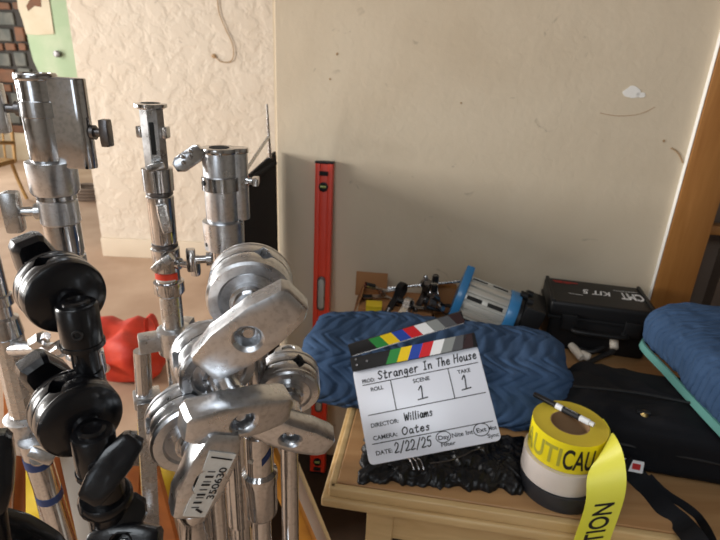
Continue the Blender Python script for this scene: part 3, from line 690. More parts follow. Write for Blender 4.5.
# ---------------------------------------------------------------- folded stand at the left edge
Ix = Axis(4, 320, .78)
t = thing('folded_stand', 'folded chrome stand with blue-taped leg at the left edge', 'light stand', (Ix.x, Ix.y, 0))
turn('riser', Ix, [(40, 12), (296, 12)], 'chrome', t)
turn('collar', Ix, [(294, 12), (295, 15), (304, 15), (306, 11), (316, 11), (318, 16), (334, 18), (338, 14)], 'chrome', t)
turn('ribbed_column', Ix, [(336, 17), (425, 17)], 'steel', t, 14, 10)
turn('leg_casting', Ix, [(412, 18), (415, 24), (440, 26), (446, 18)], 'alu', t)
turn('lower_column', Ix, [(440, 11), (620, 10)], 'steel', t)
b = B(); lathe(b, [(.016, .02), (.016, Ix.h(615))], Matrix.Translation((Ix.x, Ix.y, 0)), 20); obj('foot_column', b, 'steel', t)
ki = Ix.sc(Ix.h(340))
b = B(); tube(b, [Ix.pt(Ix.h(345)) + Vector((.012, -.01, 0)), P(46, 348, .76), P(62, 350, .75)], [.012, .009, .011], 14); obj('clamp_arm', b, 'alu', t)
for x_, y_, z_ in ((40, 340, .74), (60, 347, .745)):
    b = B(); q = P(x_, y_, z_); lathe(b, [(.007, -.016), (.011, -.014), (.011, .008), (.006, .010), (.006, .018)], axframe(q, (.7, -.2, .5)), 6); obj('hex_nut', b, 'chrome', t)
knob(t, P(12, 440, .80), (-.4, -.8, .2), .012, .034, .016, .010, .4, 'chrome')
zc = Ix.h(430)
for x0, y0, x1, y1, z0, z1, tape in ((36, 452, 96, 640, .84, 1.15, 1), (2, 452, -2, 640, .86, 1.15, 0)):
    p1 = P(x0, y0, z0); p2 = P(x1, y1, z1); d = (p2 - p1).normalized(); p3 = p1 + d * ((p1.z - .012) / -d.z)
    b = B(); tube(b, [p1 - d * .03, p3], .020, 22); lg = obj('leg', b, 'chrome', t)
    if tape:
        for f0, w_ in ((.015, .010), (.105, .008)):
            b = B(); lathe(b, [(.0204, -w_), (.0209, -w_), (.0209, w_), (.0204, w_)], axframe(p1 + d * f0, d), 24); obj('tape_band', b, 'bluetape', lg)
        b = B(); lathe(b, [(.010, -.004), (.013, 0), (.010, .006)], axframe(P(38, 458, .82), (.3, -.8, .5)), 14); obj('end_plug', b, 'chrome', lg)
knob(t, P(44, 452, .81), (.3, -.9, .3), .008, .036, .020, .010, .95, 'chrome')
b = B(); box(b, axframe(P(16, 520, .98), P(16, 470, .93) - P(17, 560, 1.02), (1, 0, 0)), .034, .005, .62, .001); obj('leg_brace', b, 'orange', t)
b = B(); box(b, axframe(P(46, 520, .96), P(36, 470, .93) - P(58, 560, 1.02), (1, 0, 0)), .018, .005, .45, .001); obj('leg_brace', b, 'orange', t)
b = B(); box(b, axframe(P(58, 476, 1.0), P(50, 445, .98) - P(66, 510, 1.02), (1, 0, 0)), .024, .005, .30, .001); obj('leg_brace', b, 'orange', t)

# flat grey bar stand leg with amber braces, centre right
Kx = Axis(74, 470, .86)
t = thing('flat_bar_stand', 'grey flat-bar stand standing behind the black clamp heads', 'light stand', (Kx.x, Kx.y, 0))
b = B(); box(b, frame(Kx.pt(Kx.h(450) / 2 + .02), Vector((1, 0, 0)), Vector((0, 1, 0)), tz), .026, .020, Kx.h(450) - .0, .002); obj('flat_bar', b, 'grayplate', t)
b = B(); lathe(b, [(.008, -.014), (.012, -.012), (.012, .006), (.008, .010)], axframe(P(61, 449, .84), (-.3, -.9, .2)), 16); obj('bolt', b, 'chrome', t)
b = B(); box(b, frame(Kx.pt(.012), Vector((1, 0, 0)), Vector((0, 1, 0)), tz), .16, .12, .024, .004); obj('foot_plate', b, 'darksteel', t)

Lx = Axis(287, 468, 1.0)
t = thing('tripod', 'collapsed tripod with amber and grey flat legs near the level', 'tripod', (Lx.x + .12, Lx.y, 0))
for (x0, y0, z0), (x1, y1, z1), m_, w_ in (((262, 440, 1.0), (316, 560, 1.28), 'amber', .045), ((276, 430, 1.05), (334, 565, 1.38), 'grayplate', .036), ((222, 440, .95), (224, 560, 1.18), 'amber', .022)):
    p1 = P(x0, y0, z0); p2 = P(x1, y1, z1); d = (p2 - p1).normalized(); p3 = p1 + d * ((p1.z - .01) / -d.z)
    b = B(); box(b, axframe((p1 + p3) / 2, p1 - p3, (1, -.3, 0)), w_, .014, (p1 - p3).length, .002); obj('leg', b, m_, t)
b = B(); lathe(b, [(.03, .0), (.05, .02), (.05, .05), (.03, .07)], Matrix.Translation(P(266, 440, 1.02)), 24); obj('crown', b, 'darksteel', t)
Nx = Axis(158, 470, 1.0)
t = thing('wooden_tripod', 'rust-orange flat-legged tripod low between the stands', 'tripod', (Nx.x, Nx.y + .1, 0))
for (x0, y0, z0), (x1, y1, z1), w_ in (((134, 455, 1.0), (128, 560, 1.22), .034), ((146, 455, 1.0), (176, 560, 1.22), .040), ((140, 440, 1.1), (152, 545, 1.38), .03)):
    p1 = P(x0, y0, z0); p2 = P(x1, y1, z1); d = (p2 - p1).normalized(); p3 = p1 + d * ((p1.z - .01) / -d.z)
    b = B(); box(b, axframe((p1 + p3) / 2, p1 - p3, (1, -.2, 0)), w_, .012, (p1 - p3).length, .002); obj('leg', b, 'orange', t)
b = B(); box(b, frame(P(142, 448, 1.02), Vector((1, 0, 0)), Vector((0, 1, 0)), tz), .09, .07, .03, .006); obj('crown', b, 'darksteel', t)

# ---------------------------------------------------------------- chrome grip heads on C-stands
def head_label(o, txt): o['label'] = txt; return o
G = 'chrome grip-head stands'
D_, axD, aD = c_stand('c_stand', 'topmost chrome grip head, broad lever rising to the right', P(251, 289, .450), 10, -6, .0365, 40, 'alu', 'alu', .064, .096, .042, .022, .98, base_rot=.3, group=G, pole_m='chrome')
turn('riser_sleeve', axD, [(430, 13), (432, 15), (468, 14.5), (470, 12)], 'chrome', D_)
turn('riser_collar', axD, [(468, 14), (471, 18), (478, 18), (480, 17), (510, 16.5), (514, 13)], 'chrome', D_)
b = B(); lathe(b, [(.0028, -.001), (.0028, .0012)], axframe(axD.pt(axD.h(452)) + Vector((-.35, -.94, 0)) * 14.8 * axD.sc(axD.h(452)), (-.35, -.94, 0)), 12); obj('set_screw', b, 'sticker', D_)
b = B(); ribbon(b, [axD.pt(axD.h(450) + .010 * q / 40) + (Matrix.Rotation(math.radians(q + 40), 3, 'Z') @ Vector((0, -1, 0))) * 15.2 * axD.sc(axD.h(450)) for q in range(-18, 30, 6)], Vector((0, 0, .004)), .0006); obj('blue_logo_sticker', b, 'bluetape', D_)

H2, ax2, a2 = c_stand('c_stand', 'middle chrome grip head with lever lying nearly level', P(213, 361, .462), 32, -9, .034, -8, 'alu', 'alu', .068, .088, .036, .026, .98, base_rot=1.2, group=G, pole_m='chrome')
H4, ax4, a4 = c_stand('c_stand', 'rightmost chrome grip head with lever sloping down to the right', P(289, 382, .53), 9, -12, .031, -30, 'alu', 'alu', .060, .088, .034, .024, .90, base_rot=2.2, group=G, pole_m='chrome')
H3, ax3, a3 = c_stand('c_stand', 'lowest chrome grip head with paper sticker on its steep lever', P(189, 426, .455), 29, -4, .035, 66, 'alu', 'alu', .056, .084, .038, .024, .96, base_rot=.8, group=G, pole_m='chrome')
turn('riser_sleeve', ax3, [(476, 12), (478, 16), (500, 15.5), (502, 12.5)], 'chrome', H3)
turn('riser_collar', ax3, [(502, 13), (505, 18), (512, 18), (514, 16), (560, 16)], 'chrome', H3)
# paper sticker with printed number on the steep lever
lv3 = [c for c in H3.children if c.name.startswith('lever_handle')][0]
y_, q_ = math.radians(29), math.radians(-4)
side = Vector((math.cos(y_), math.sin(y_), 0)); up = a3.cross(side); up = up if up.z > 0 else -up
e3 = side * math.cos(math.radians(66)) + up * math.sin(math.radians(66)); w3 = a3.cross(e3)
c3 = P(189, 426, .455) + a3 * (.056 + .0121)
fm3 = frame(c3 - a3 * .001, e3, w3, a3)
b = B(); prism(b, [(-.035, -.0115), (.027, -.0135), (.029, .009), (-.033, .007)], .0012, fm3, 0); sk = obj('paper_sticker', b, 'sticker', lv3)
b = B(); fmt = frame(c3 + a3 * .0002, e3, w3, a3)
put_text(b, '350630', fmt, -.016, -.0108, .0062, .031, .012)
for k in range(9): stroke(b, [(-.024 + k * .0042 + (k % 3) * .0006, -.002), (-.024 + k * .0042 + (k % 3) * .0006, .0035)], fmt, .0010 + .0009 * (k % 2))
stroke(b, [(.0225, -.011), (.0245, .006)], fmt, .0014); stroke(b, [(-.029, -.006), (-.026, -.001)], fmt, .002)
obj('print', b, 'ink', sk)
# bare risers standing between the grip heads
R1 = Axis(262, 430, .60)
t = thing('riser_rod', 'bare chrome riser rod standing in front of the collared pole', 'rod', (R1.x, R1.y, 0))
b = B(); lathe(b, [(.0075, .018), (.0075, R1.h(428)), (.006, R1.h(427))], Matrix.Translation((R1.x, R1.y, 0)), 20); obj('rod', b, 'chrome', t)
b = B(); lathe(b, [(.07, .0), (.07, .012), (.03, .02), (.012, .03)], Matrix.Translation((R1.x, R1.y, 0)), 28); obj('foot', b, 'darksteel', t)

# ---------------------------------------------------------------- black grip heads
GB = 'black grip-head stands'
E_, axE, aE = c_stand('c_stand', 'upper black grip head with lever at its upper left', P(61, 291, .435), 226, 2, .0315, 76, 'blackmetal', 'blackmetal', .042, .080, .034, .024, 1.0, base_rot=.9, group=GB, recv=.036)
F_, axF, aF = c_stand('c_stand', 'middle black grip head with lever at its upper left', P(76, 412, .425), 226, 2, .0320, 66, 'blackmetal', 'blackmetal', .043, .082, .034, .024, .95, base_rot=1.6, group=GB, recv=.036)
G_, axG, aG = c_stand('c_stand', 'lower black grip head with upright slanted lever in the middle', P(118, 592, .47), -10, 40, .030, 0, 'blackmetal', 'blackmetal', .046, .07, .03, .024, .80, base_rot=2.9, group=GB, recv=.03)
lever(G_, P(111, 468, .40), (RC @ Vector((.30, .1, .95))), RC @ Vector((.6, .8, 0)), .056, .025, .018, 'blackmetal', 'tee_handle', hole=False)
b = B(); tube(b, [P(104, 480, .42), P(112, 515, .44), P(116, 545, .46)], [.014, .017, .017], 18); obj('neck', b, 'blackmetal', G_)
b = B(); lathe(b, [(.019, -.006), (.021, -.003), (.021, .003), (.019, .006)], axframe(P(106, 498, .43), P(106, 498, .43) - P(116, 545, .46)), 24); obj('neck_ring', b, 'blackmetal', G_)
lever(G_, P(124, 543, .43), RC @ Vector((.1, .35, .93)), RC @ Vector((1, .06, 0)), .058, .030, .022, 'blackmetal', 'tee_handle', hole=True)
b = B(); lathe(b, [(.010, -.02), (.016, -.016), (.016, .012), (.011, .016)], axframe(P(123, 512, .445), RC @ Vector((.8, .2, .5))), 8); obj('clamp_knuckle', b, 'blackmetal', G_)
J_, axJ, aJ = c_stand('c_stand', 'black grip head cut off by the lower left corner', P(2, 600, .42), 190, 10, .034, 60, 'blackmetal', 'blackmetal', .05, .09, .034, .024, .80, base_rot=.2, group=GB, recv=.036)
lever(J_, P(-13, 474, .38), RC @ Vector((.5, 0, .87)), RC @ Vector((.05, 1, 0)), .060, .034, .026, 'blackmetal', 'tee_handle', hole=False)
b = B(); tube(b, [P(-13, 495, .395), P(-2, 560, .41)], .011, 16); obj('neck', b, 'blackmetal', J_)

# ---------------------------------------------------------------- black flag behind the corner
fc = a0 + tx * .006 - ty * .008; fc.z = 0                       # wall corner
fn = on_plane_v = None
zfl = (on_wall(276, 151)).z
def at_z(px, py, z): return on(px, py, z)
fq = on(243, 171, zfl); fd = Vector((fq.x - fc.x, fq.y - fc.y, 0)); fd.normalize(); FWID = .50
t = thing('black_flag', 'black fabric flag with steel rod leaning at the wall corner', 'flag', fc + fd * FWID / 2)
fs = Vector((-fd.y, fd.x, 0)); fs = fs if fs.dot(Vector((0, -1, 0))) > 0 else -fs
ffm = frame(fc, fd, tz, fd.cross(tz))
b = B(); prism(b, [(.004, .02), (FWID, .02), (FWID, zfl - .035), (.004, zfl)], .008, ffm, .001); obj('fabric', b, 'flagcloth', t)
def onf(px, py, off=.008):
    r = ray(px, py); nn = fd.cross(tz); nn = nn if nn.dot(EYE - fc) > 0 else -nn; q = fc + nn * off; return EYE + r * ((q - EYE).dot(nn) / r.dot(nn))
b = B(); tube(b, [onf(267, 104), onf(270, 158)], [.003, .006], 10); obj('rod_pin', b, 'steel', t)
b = B(); tube(b, [onf(246, 170), onf(269, 136)], .005, 10); obj('frame_rod', b, 'steel', t)
b = B(); tube(b, [onf(240, 186), onf(275, 163)], .008, 10); obj('hem', b, 'flagcloth', t)
b = B(); tube(b, [fc + fd * .012 + tz * .02, fc + fd * .012 + tz * (zfl - .01)], .007, 10); obj('hem', b, 'flagcloth', t)

# ---------------------------------------------------------------- sandbags on the floor
def saddle_bag(name, label, c, w, d, h, m, seed, rot=0, strap=True):
    t = thing(name, label, 'sandbag', (c.x, c.y, 0))
    b = B(); nu, nv = 44, 26; grid = []
    for i in range(nv + 1):
        ph = PI * i / nv; row = []
        for j in range(nu):
            a = 2 * PI * j / nu; ce = lambda q, e: math.copysign(abs(q) ** e, q)
            x = w / 2 * ce(math.cos(a), .7) * ce(math.sin(ph), .6); y = d / 2 * ce(math.sin(a), .7) * ce(math.sin(ph), .6); z = h / 2 * ce(math.cos(ph), .8) + h / 2
            nn = noise.fractal(Vector((x * 7 + seed, y * 7, z * 7)), 1, 2, 3) * .03
            fold = .012 * math.sin(x * 38 + z * 16 + seed)
            k = 1 + (nn + fold) / max(w / 2, .01)
            v = Matrix.Rotation(rot, 3, 'Z') @ Vector((x * k, y * k, max(z * (1 + nn * 3 + fold * 3), .002)))
            row.append(b.verts.new(Vector((c.x, c.y, 0)) + v))
        grid.append(row)
    for r, s in zip(grid, grid[1:]):
        for j in range(nu): b.faces.new((r[j], r[(j + 1) % nu], s[(j + 1) % nu], s[j]))
    bmesh.ops.remove_doubles(b, verts=b.verts, dist=1e-5)
    obj('bag_body', b, m, t, angle=70)
    if strap:
        b = B(); pts = smooth_path([Vector((c.x + w * .30, c.y - .02, h * .75)), Vector((c.x + w * .33, c.y - .03, h * 1.25)), Vector((c.x + w * .42, c.y - .03, h * 1.25)), Vector((c.x + w * .46, c.y - .02, h * .7))], 6)
        ribbon(b, pts, Vector((0, .022, 0)), .004); obj('carry_strap', b, m, t)
        b = B(); lathe(b, [(.005, 0), (.022, .01), (.022, .03), (.008, .04)], axframe(Vector((c.x - .02, c.y - d * .5, h * .5)), (0, -1, .3)), 16); obj('strap_button', b, 'sticker', t)
    return t
pr = on(118, 395, 0)
saddle_bag('sandbag', 'red cloth sandbag slumped on the floor behind the stands', pr + Vector((-.03, .20, 0)), .42, .34, .27, 'red', 2.0)
py_ = on(96, 520, 0)
saddle_bag('sandbag', 'yellow sandbag on the floor under the folded stands', Vector((on(100, 500, 0).x, 1.42, 0)), .62, .34, .24, 'yellowbag', 5.0, strap=False)

# ---------------------------------------------------------------- moving blankets
def chev(u, v, pu, pv, amp):                   # quilting grooves along zigzag lines
    zz = v / pv + amp * (abs(((u / pu) % 1) - .5) * 2)
    f = zz % 1; return -abs(math.cos(PI * f)) ** 20
def blanket(name, label, c, rotz, Lx, Dy, Hz, nu=150, nv=200, layers=True, lean=.0, seed=0, sag=None, pu=.11, pv=.024, tiltz=0):
    t = thing(name, label, 'blanket', c)
    b = B(); rows = []
    for i in range(nu + 1):
        u = -1 + 2 * i / nu; row = []
        endk = (1 - abs(u) ** 14 * .16)
        for j in range(nv):
            a = 2 * PI * j / nv; e = .62
            ca, sa_ = math.cos(a), math.sin(a)
            yy = math.copysign(abs(ca) ** e, ca) * Dy / 2 * endk; zz = math.copysign(abs(sa_) ** e, sa_) * Hz / 2 * endk
            arc = a * (Dy + Hz) / 4
            lump = noise.fractal(Vector((u * Lx * 3.0 + seed, yy * 4, zz * 4 + seed)), 1, 2, 3) * .010
            q = chev(arc, u * Lx / 2, pu, pv * 1.5, 1.7) * .0042
            puff = noise.noise(Vector((u * 14, a * 5, seed))) * .004
            n = Vector((0, ca, sa_)).normalized()
            k = lump + q + puff
            x = u * Lx / 2 + noise.noise(Vector((a * 2, u * 2, seed + 4))) * .012 - lean * zz
            p = Vector((x, yy, zz)) + n * k
            if sag: p.z += sag(u, yy / (Dy / 2))
            row.append(b.verts.new(p))
        rows.append(row)
    for r, s in zip(rows, rows[1:]):
        for j in range(nv): b.faces.new((r[j], r[(j + 1) % nv], s[(j + 1) % nv], s[j]))
    for r, flip in ((rows[0], -1), (rows[-1], 1)):      # rolled end: concentric steps inwards
        cen = sum((v.co for v in r), Vector()) / nv; prev = r
        for s_, dx in ((.93, .010), (.75, .012), (.72, -.004), (.5, .004), (.46, -.012), (.2, -.004)):
            ring = [b.verts.new(cen + (v.co - cen) * s_ + Vector((flip * dx, 0, 0))) for v in r]
            for j in range(nv): b.faces.new((prev[j], prev[(j + 1) % nv], ring[(j + 1) % nv], ring[j]))
            prev = ring
        b.faces.new(prev)
    zmin = min(v.co.z for v in b.verts)
    R_ = Matrix.Rotation(rotz, 3, 'Z') @ Matrix.Rotation(tiltz, 3, 'Y')
    for v in b.verts:
        z = max(v.co.z, -Hz / 2 * .92) + Hz / 2 * .92
        w_ = R_ @ Vector((v.co.x, v.co.y, z)); v.co = Vector(c) + w_
    zm = min(v.co.z for v in b.verts)
    if zm < c[2]:
        for v in b.verts: v.co.z += c[2] - zm
    o = obj('quilted_cloth', b, 'blue', t, angle=80)
    return t
bc_s = (on(436, 380, ZT + .10) - tc0).dot(tx)
bl_front = (on(330, 428, ZT) - tc0).dot(ty)
BLD = .32
bl0 = (on(318, 330, ZT + .13) - tc0).dot(tx); bl1 = (on(550, 352, ZT + .10) - tc0).dot(tx)
bcx = tb((bl0 + bl1) / 2, bl_front + BLD / 2 + .045, ZT + .0015)
blanket('moving_blanket', 'blue quilted moving blanket rolled up behind the slate', bcx, -T8, bl1 - bl0, BLD, .175, seed=1.5)

# ---------------------------------------------------------------- clapper slate
SC = P(424.5, 404, 1.085)
ang = math.radians(12)
sx = RC @ Vector((math.cos(ang), math.sin(ang), .05)); sx.normalize()
sy = RC @ Vector((-math.sin(ang) - .02, math.cos(ang), -.34)); sy = (sy - sx * sy.dot(sx)).normalized(); sz = sx.cross(sy)
SW, SH = .272, .196
sm = frame(SC, sx, sy, sz)
t = thing('clapper_slate', 'white film slate with coloured clap sticks leaning on the blue blanket', 'slate', SC - sy * SH / 2)
def rrect(w, h, r, n=5, top=True):
    pts = []
    for cx_, cy_, a0_ in ((w / 2 - r, h / 2 - r, 0), (-w / 2 + r, h / 2 - r, 90), (-w / 2 + r, -h / 2 + r, 180), (w / 2 - r, -h / 2 + r, 270)):
        for k in range(n + 1):
            a = math.radians(a0_ + 90 * k / n); pts.append((cx_ + r * math.cos(a), cy_ + r * math.sin(a)))
    return pts
b = B(); prism(b, rrect(SW, SH, .010), .006, sm, .001); board = obj('board', b, 'board', t)
stick_h = .030; b = B(); box(b, sm @ Matrix.Translation((0, SH / 2 + stick_h / 2 - .004, .003)), SW, stick_h, .014, .001); st1 = obj('lower_stick', b, 'stick', t)
hinge = Vector((-SW / 2 + .006, SH / 2 + stick_h - .002, .004))
um = sm @ Matrix.Translation(hinge) @ Matrix.Rotation(math.radians(5), 4, 'Z') @ Matrix.Rotation(math.radians(16), 4, 'X')
b = B(); box(b, um @ Matrix.Translation((SW * .46, stick_h / 2, -.001)), SW * .94, stick_h * .86, .014, .001); st2 = obj('upper_stick', b, 'stick', t)
names = ['sgreen', 'yellow', 'sblue', 'sred', 'swhite', 'grey', 'dgrey', 'brown']
for k, nm in enumerate(names):
    w_ = SW * .087; x0_ = -SW / 2 + SW * .27 + k * w_
    b = B(); y0_, y1_ = SH / 2 - .0035, SH / 2 + stick_h - .0045; sl = .016 if k < 7 else .010
    prism(b, [(x0_, y0_), (x0_ + w_, y0_), (x0_ + w_ + (sl if k < 7 else .004), y1_), (x0_ + sl, y1_)], .0008, sm @ Matrix.Translation((0, 0, .0103)), 0); obj('colour_stripe', b, nm, st1)
    x0_ = SW * .16 + k * SW * .094; w2 = SW * .094; sl = -.014
    b = B(); e_ = SW * .93
    prism(b, [(min(x0_ - sl, e_), .0025), (min(x0_ + w2 - sl, e_), .0025), (min(x0_ + w2, e_), stick_h * .90), (x0_, stick_h * .90)], .0008, um @ Matrix.Translation((0, 0, .0063)), 0); obj('colour_stripe', b, nm, st2)
b = B(); box(b, um @ Matrix.Translation((SW * .46, .0022, .0055)), SW * .92, .002, .003, 0); obj('edge_strip', b, 'steel', st2)
b = B()
for x_, y_ in ((-SW / 2 + .012, SH / 2 + .008), (-SW / 2 + .012, SH / 2 + .020), (-SW / 2 + .035, SH / 2 + .012)):
    b = B(); lathe(b, [(.0028, 0), (.0026, .0012), (.001, .0016)], sm @ Matrix.Translation((x_, y_, .010)), 10); obj('screw', b, 'darksteel', st1)
# printing and handwriting
fmz = sm @ Matrix.Translation((0, 0, .0034))
def U(u, v): return (-SW / 2 + u * SW, SH / 2 - v * SH)
b = B()
for (u0, v0, u1, v1) in ((.06, .185, .97, .185), (.06, .505, .97, .505), (.05, .80, .97, .80), (.28, .185, .28, .505), (.735, .185, .735, .505)):
    stroke(b, [U(u0, v0), U(u1, v1)], fmz, .0018)
def T(s, u, v, h, w, bold=.02): x, y = U(u, v); put_text(b, s, fmz, x, y, h, w * SW, bold)
T('PROD:', .06, .165, .0082, .10); T('ROLL', .115, .265, .0082, .10); T('SCENE', .45, .265, .0082, .13); T('TAKE', .80, .265, .0082, .10)
T('DIRECTOR:', .065, .635, .0085, .215); T('CAMERA:', .065, .765, .0085, .185); T('DATE:', .065, .915, .0085, .125)
T('Day', .545, .885, .0085, .085); T('Nite', .65, .885, .0085, .085); T('Int', .755, .885, .0085, .055); T('Ext', .835, .885, .0085, .075); T('Mos', .925, .885, .0085, .06); T('Filter', .555, .955, .0075, .11); T('Sync', .905, .955, .0075, .085)
obj('printing', b, 'ink', board)
GL = {'S': [[(.9, .85), (.5, 1), (.15, .8), (.5, .52), (.85, .3), (.5, .02), (.1, .15)]], 't': [[(.5, .95), (.45, .1), (.7, .0), (.9, .1)], [(.15, .62), (.85, .66)]], 'r': [[(.2, .6), (.25, 0)], [(.25, .35), (.55, .6), (.85, .55)]],
      'a': [[(.8, .5), (.45, .6), (.15, .3), (.4, 0), (.75, .25), (.8, .55), (.85, .05), (1, .02)]], 'n': [[(.15, .58), (.2, 0), (.25, .4), (.6, .58), (.78, .4), (.85, 0)]], 'g': [[(.8, .5), (.45, .6), (.2, .3), (.45, .08), (.78, .4), (.75, -.25), (.4, -.38), (.1, -.2)]],
      'e': [[(.2, .3), (.8, .36), (.6, .6), (.25, .45), (.2, .15), (.5, 0), (.9, .12)]], 'I': [[(.5, 1), (.5, 0)], [(.25, .98), (.8, 1)], [(.2, 0), (.8, .02)]], 'T': [[(.05, .95), (1, 1)], [(.55, .98), (.45, 0)]], 'h': [[(.2, 1), (.2, 0), (.3, .4), (.6, .55), (.75, .35), (.8, 0)]],
      'H': [[(.15, 1), (.12, 0)], [(.85, 1), (.8, 0)], [(.12, .5), (.85, .55)]], 'o': [[(.5, .58), (.2, .4), (.25, .08), (.55, 0), (.8, .25), (.7, .52), (.45, .58)]], 'u': [[(.15, .58), (.2, .12), (.45, 0), (.75, .25), (.8, .58), (.82, .05), (1, .02)]], 's': [[(.8, .5), (.5, .6), (.3, .45), (.65, .25), (.55, .02), (.15, .06)]],
      'W': [[(.0, 1), (.22, 0), (.48, .75), (.72, 0), (1, 1)]], 'i': [[(.5, .58), (.5, 0)], [(.48, .8), (.54, .86)]], 'l': [[(.5, 1), (.48, .05), (.7, 0)]], 'm': [[(.05, .56), (.1, 0), (.2, .45), (.4, .55), (.48, 0), (.58, .45), (.8, .55), (.9, 0)]], 'O': [[(.5, 1), (.12, .7), (.15, .2), (.5, 0), (.85, .3), (.82, .8), (.45, 1)]],
      '2': [[(.1, .75), (.4, 1), (.8, .8), (.6, .4), (.1, .02), (.9, .05)]], '/': [[(.1, -.1), (.9, 1.05)]], '5': [[(.9, 1), (.3, .95), (.22, .58), (.65, .62), (.8, .25), (.5, 0), (.1, .1)]], '1': [[(.25, .75), (.55, 1), (.5, .02)], [(.05, 0), (1, .06)]]}
def hand(bm, s, x, y, h, wch, w, slant=.12, m_=None, rise=0):
    for k, ch in enumerate(s):
        if ch == ' ': x += wch * .6; continue
        g = GL[ch]; cw = wch * (1.25 if ch in 'WmHO' else .6 if ch in 'il' else 1)
        for st_ in g:
            pts = smooth_path([Vector((p[0], p[1], 0)) for p in st_], 4) if len(st_) > 2 else [Vector((p[0], p[1], 0)) for p in st_]
            stroke(bm, [(x + p.x * cw * .9 + p.y * h * slant, y + p.y * h) for p in pts], m_ or fmz, w)
        x += cw; y += rise * cw
x, y = U(.185, .155); b = B(); hand(b, 'Stranger', x, y, .017, .0112, .0024); obj('handwriting', b, 'ink', board)['kind'] = 'stuff'
x, y = U(.545, .15); b = B(); hand(b, 'In', x, y, .017, .0105, .0024); obj('handwriting', b, 'ink', board)['kind'] = 'stuff'
x, y = U(.655, .145); b = B(); hand(b, 'The', x, y, .017, .0100, .0024); obj('handwriting', b, 'ink', board)['kind'] = 'stuff'
x, y = U(.79, .14); b = B(); hand(b, 'House', x, y, .017, .0095, .0024); obj('handwriting', b, 'ink', board)['kind'] = 'stuff'
x, y = U(.325, .63); b = B(); hand(b, 'Williams', x, y, .015, .0088, .0024); obj('handwriting', b, 'ink', board)['kind'] = 'stuff'
x, y = U(.285, .765); b = B(); hand(b, 'Oates', x, y, .0145, .0115, .0024); obj('handwriting', b, 'ink', board)['kind'] = 'stuff'
x, y = U(.205, .925); b = B(); hand(b, '2/22/25', x, y, .019, .0112, .0024); obj('handwriting', b, 'ink', board)['kind'] = 'stuff'
x, y = U(.455, .445); b = B(); hand(b, '1', x, y, .026, .024, .0024, .05); obj('handwriting', b, 'ink', board)['kind'] = 'stuff'
x, y = U(.80, .435); b = B(); hand(b, '1', x, y, .028, .022, .0024, .05); obj('handwriting', b, 'ink', board)['kind'] = 'stuff'
for u, v, ru, rv in ((.585, .862, .055, .055), (.872, .862, .058, .062)):
    b = B(); stroke(b, [(U(u + ru * math.cos(2 * PI * k / 24), v)[0], U(u, v + rv * math.sin(2 * PI * k / 24))[1]) for k in range(25)], fmz, .0017); obj('pen_circle', b, 'ink', board)

# ---------------------------------------------------------------- black plastic bag under the slate
p0_, p1_, p2_, p3_ = on(357, 482, ZT), on(523, 494, ZT), on(528, 440, ZT), on(366, 432, ZT)
b = B(); N1, N2 = 170, 84; rows = []
for i in range(N1 + 1):
    row = []
    for j in range(N2 + 1):
        u, v = i / N1, j / N2
        p = (p0_ * (1 - u) + p1_ * u) * (1 - v) + (p3_ * (1 - u) + p2_ * u) * v
        ed = min(u, 1 - u, v * .6, (1 - v) * .6) * 10; ed = min(1, ed) ** .5
        n = Vector((p.x * 14, p.y * 14, 3.1)); f = abs(noise.noise(n)) + .5 * abs(noise.noise(n * 2.3)) + .3 * abs(noise.noise(n * 4.7)) + .22 * abs(noise.noise(n * 10.5))
        jx = noise.noise(Vector((u * 9, v * 9, 1))) * .012; jy = (noise.noise(Vector((u * 11, v * 5, 7))) * .018 + noise.noise(Vector((u * 31, v * 9, 7))) * .007) * (1 - v)
        lift = .010 + .045 * max(0, u - .55) * (1 - abs(v - .4))
        row.append(b.verts.new((p.x + jx, p.y + jy, ZT + .0012 + ed * (lift * .8 + .020 * f))))
    rows.append(row)
for r, s in zip(rows, rows[1:]):
    for j in range(N2): b.faces.new((r[j], s[j], s[j + 1], r[j + 1]))
edge = [e for e in b.edges if e.is_boundary]
g = bmesh.ops.extrude_edge_only(b, edges=edge)
for v in [x for x in g['geom'] if isinstance(x, bmesh.types.BMVert)]: v.co.z = ZT + .0006
tag(obj('plastic_bag', b, 'trash', angle=75), 'crumpled black plastic bag lying under the slate', 'plastic bag')
# small clear clip with steel wire loops in front of the slate
t = thing('wire_clip', 'small shiny wire clip on the black bag under the slate edge', 'clip', on(418, 466, ZT + .03))
b = B()
for k in range(3): 
    b = B(); q0 = on(408 + k * 5, 458, ZT + .042); q1 = on(414 + k * 5, 470, ZT + .036); tube(b, smooth_path([q0, (q0 + q1) / 2 + tz * .006, q1], 5), .0016, 8); obj('wire_loop', b, 'chrome', t)
b = B(); tube(b, smooth_path([on(x, y, ZT + .048) for x, y in ((430, 463), (446, 461), (462, 456), (474, 450), (484, 448))], 5), .0016, 8); obj('wire_arm', b, 'darksteel', t)

# ---------------------------------------------------------------- tape rolls
tpc = on(557, 485, ZT); TR = .079
vtilt = Vector((.10, .06, 1)).normalized()        # the stack sits a little crooked
def roll(name, label, c, axis, R, r, h, m_side, m_end, core='core'):
    t = thing(name, label, 'tape roll', c); fm = axframe(c, axis, tx)
    b = B(); lathe(b, [(R * .998, 0.0), (R, .001), (R * 1.0, h - .001), (R * .998, h)], fm, 64, False, False); obj('outer_wrap', b, m_side, t)
    b = B(); lathe(b, [(r, .0004), (R * .998, .0)], fm, 64, False, False); obj('wound_edge', b, m_end, t)
    b = B(); lathe(b, [(R * .998, h), (R * .85, h - .0015), (R * .7, h - .0005), (r, h - .001)], fm, 64, False, False); obj('wound_edge', b, m_end, t)
    b = B(); lathe(b, [(r, .0004), (r, h - .001), (r * .96, h - .001), (r * .96, .0006)], fm, 48, False, False); obj('core', b, core, t)
    return t, fm
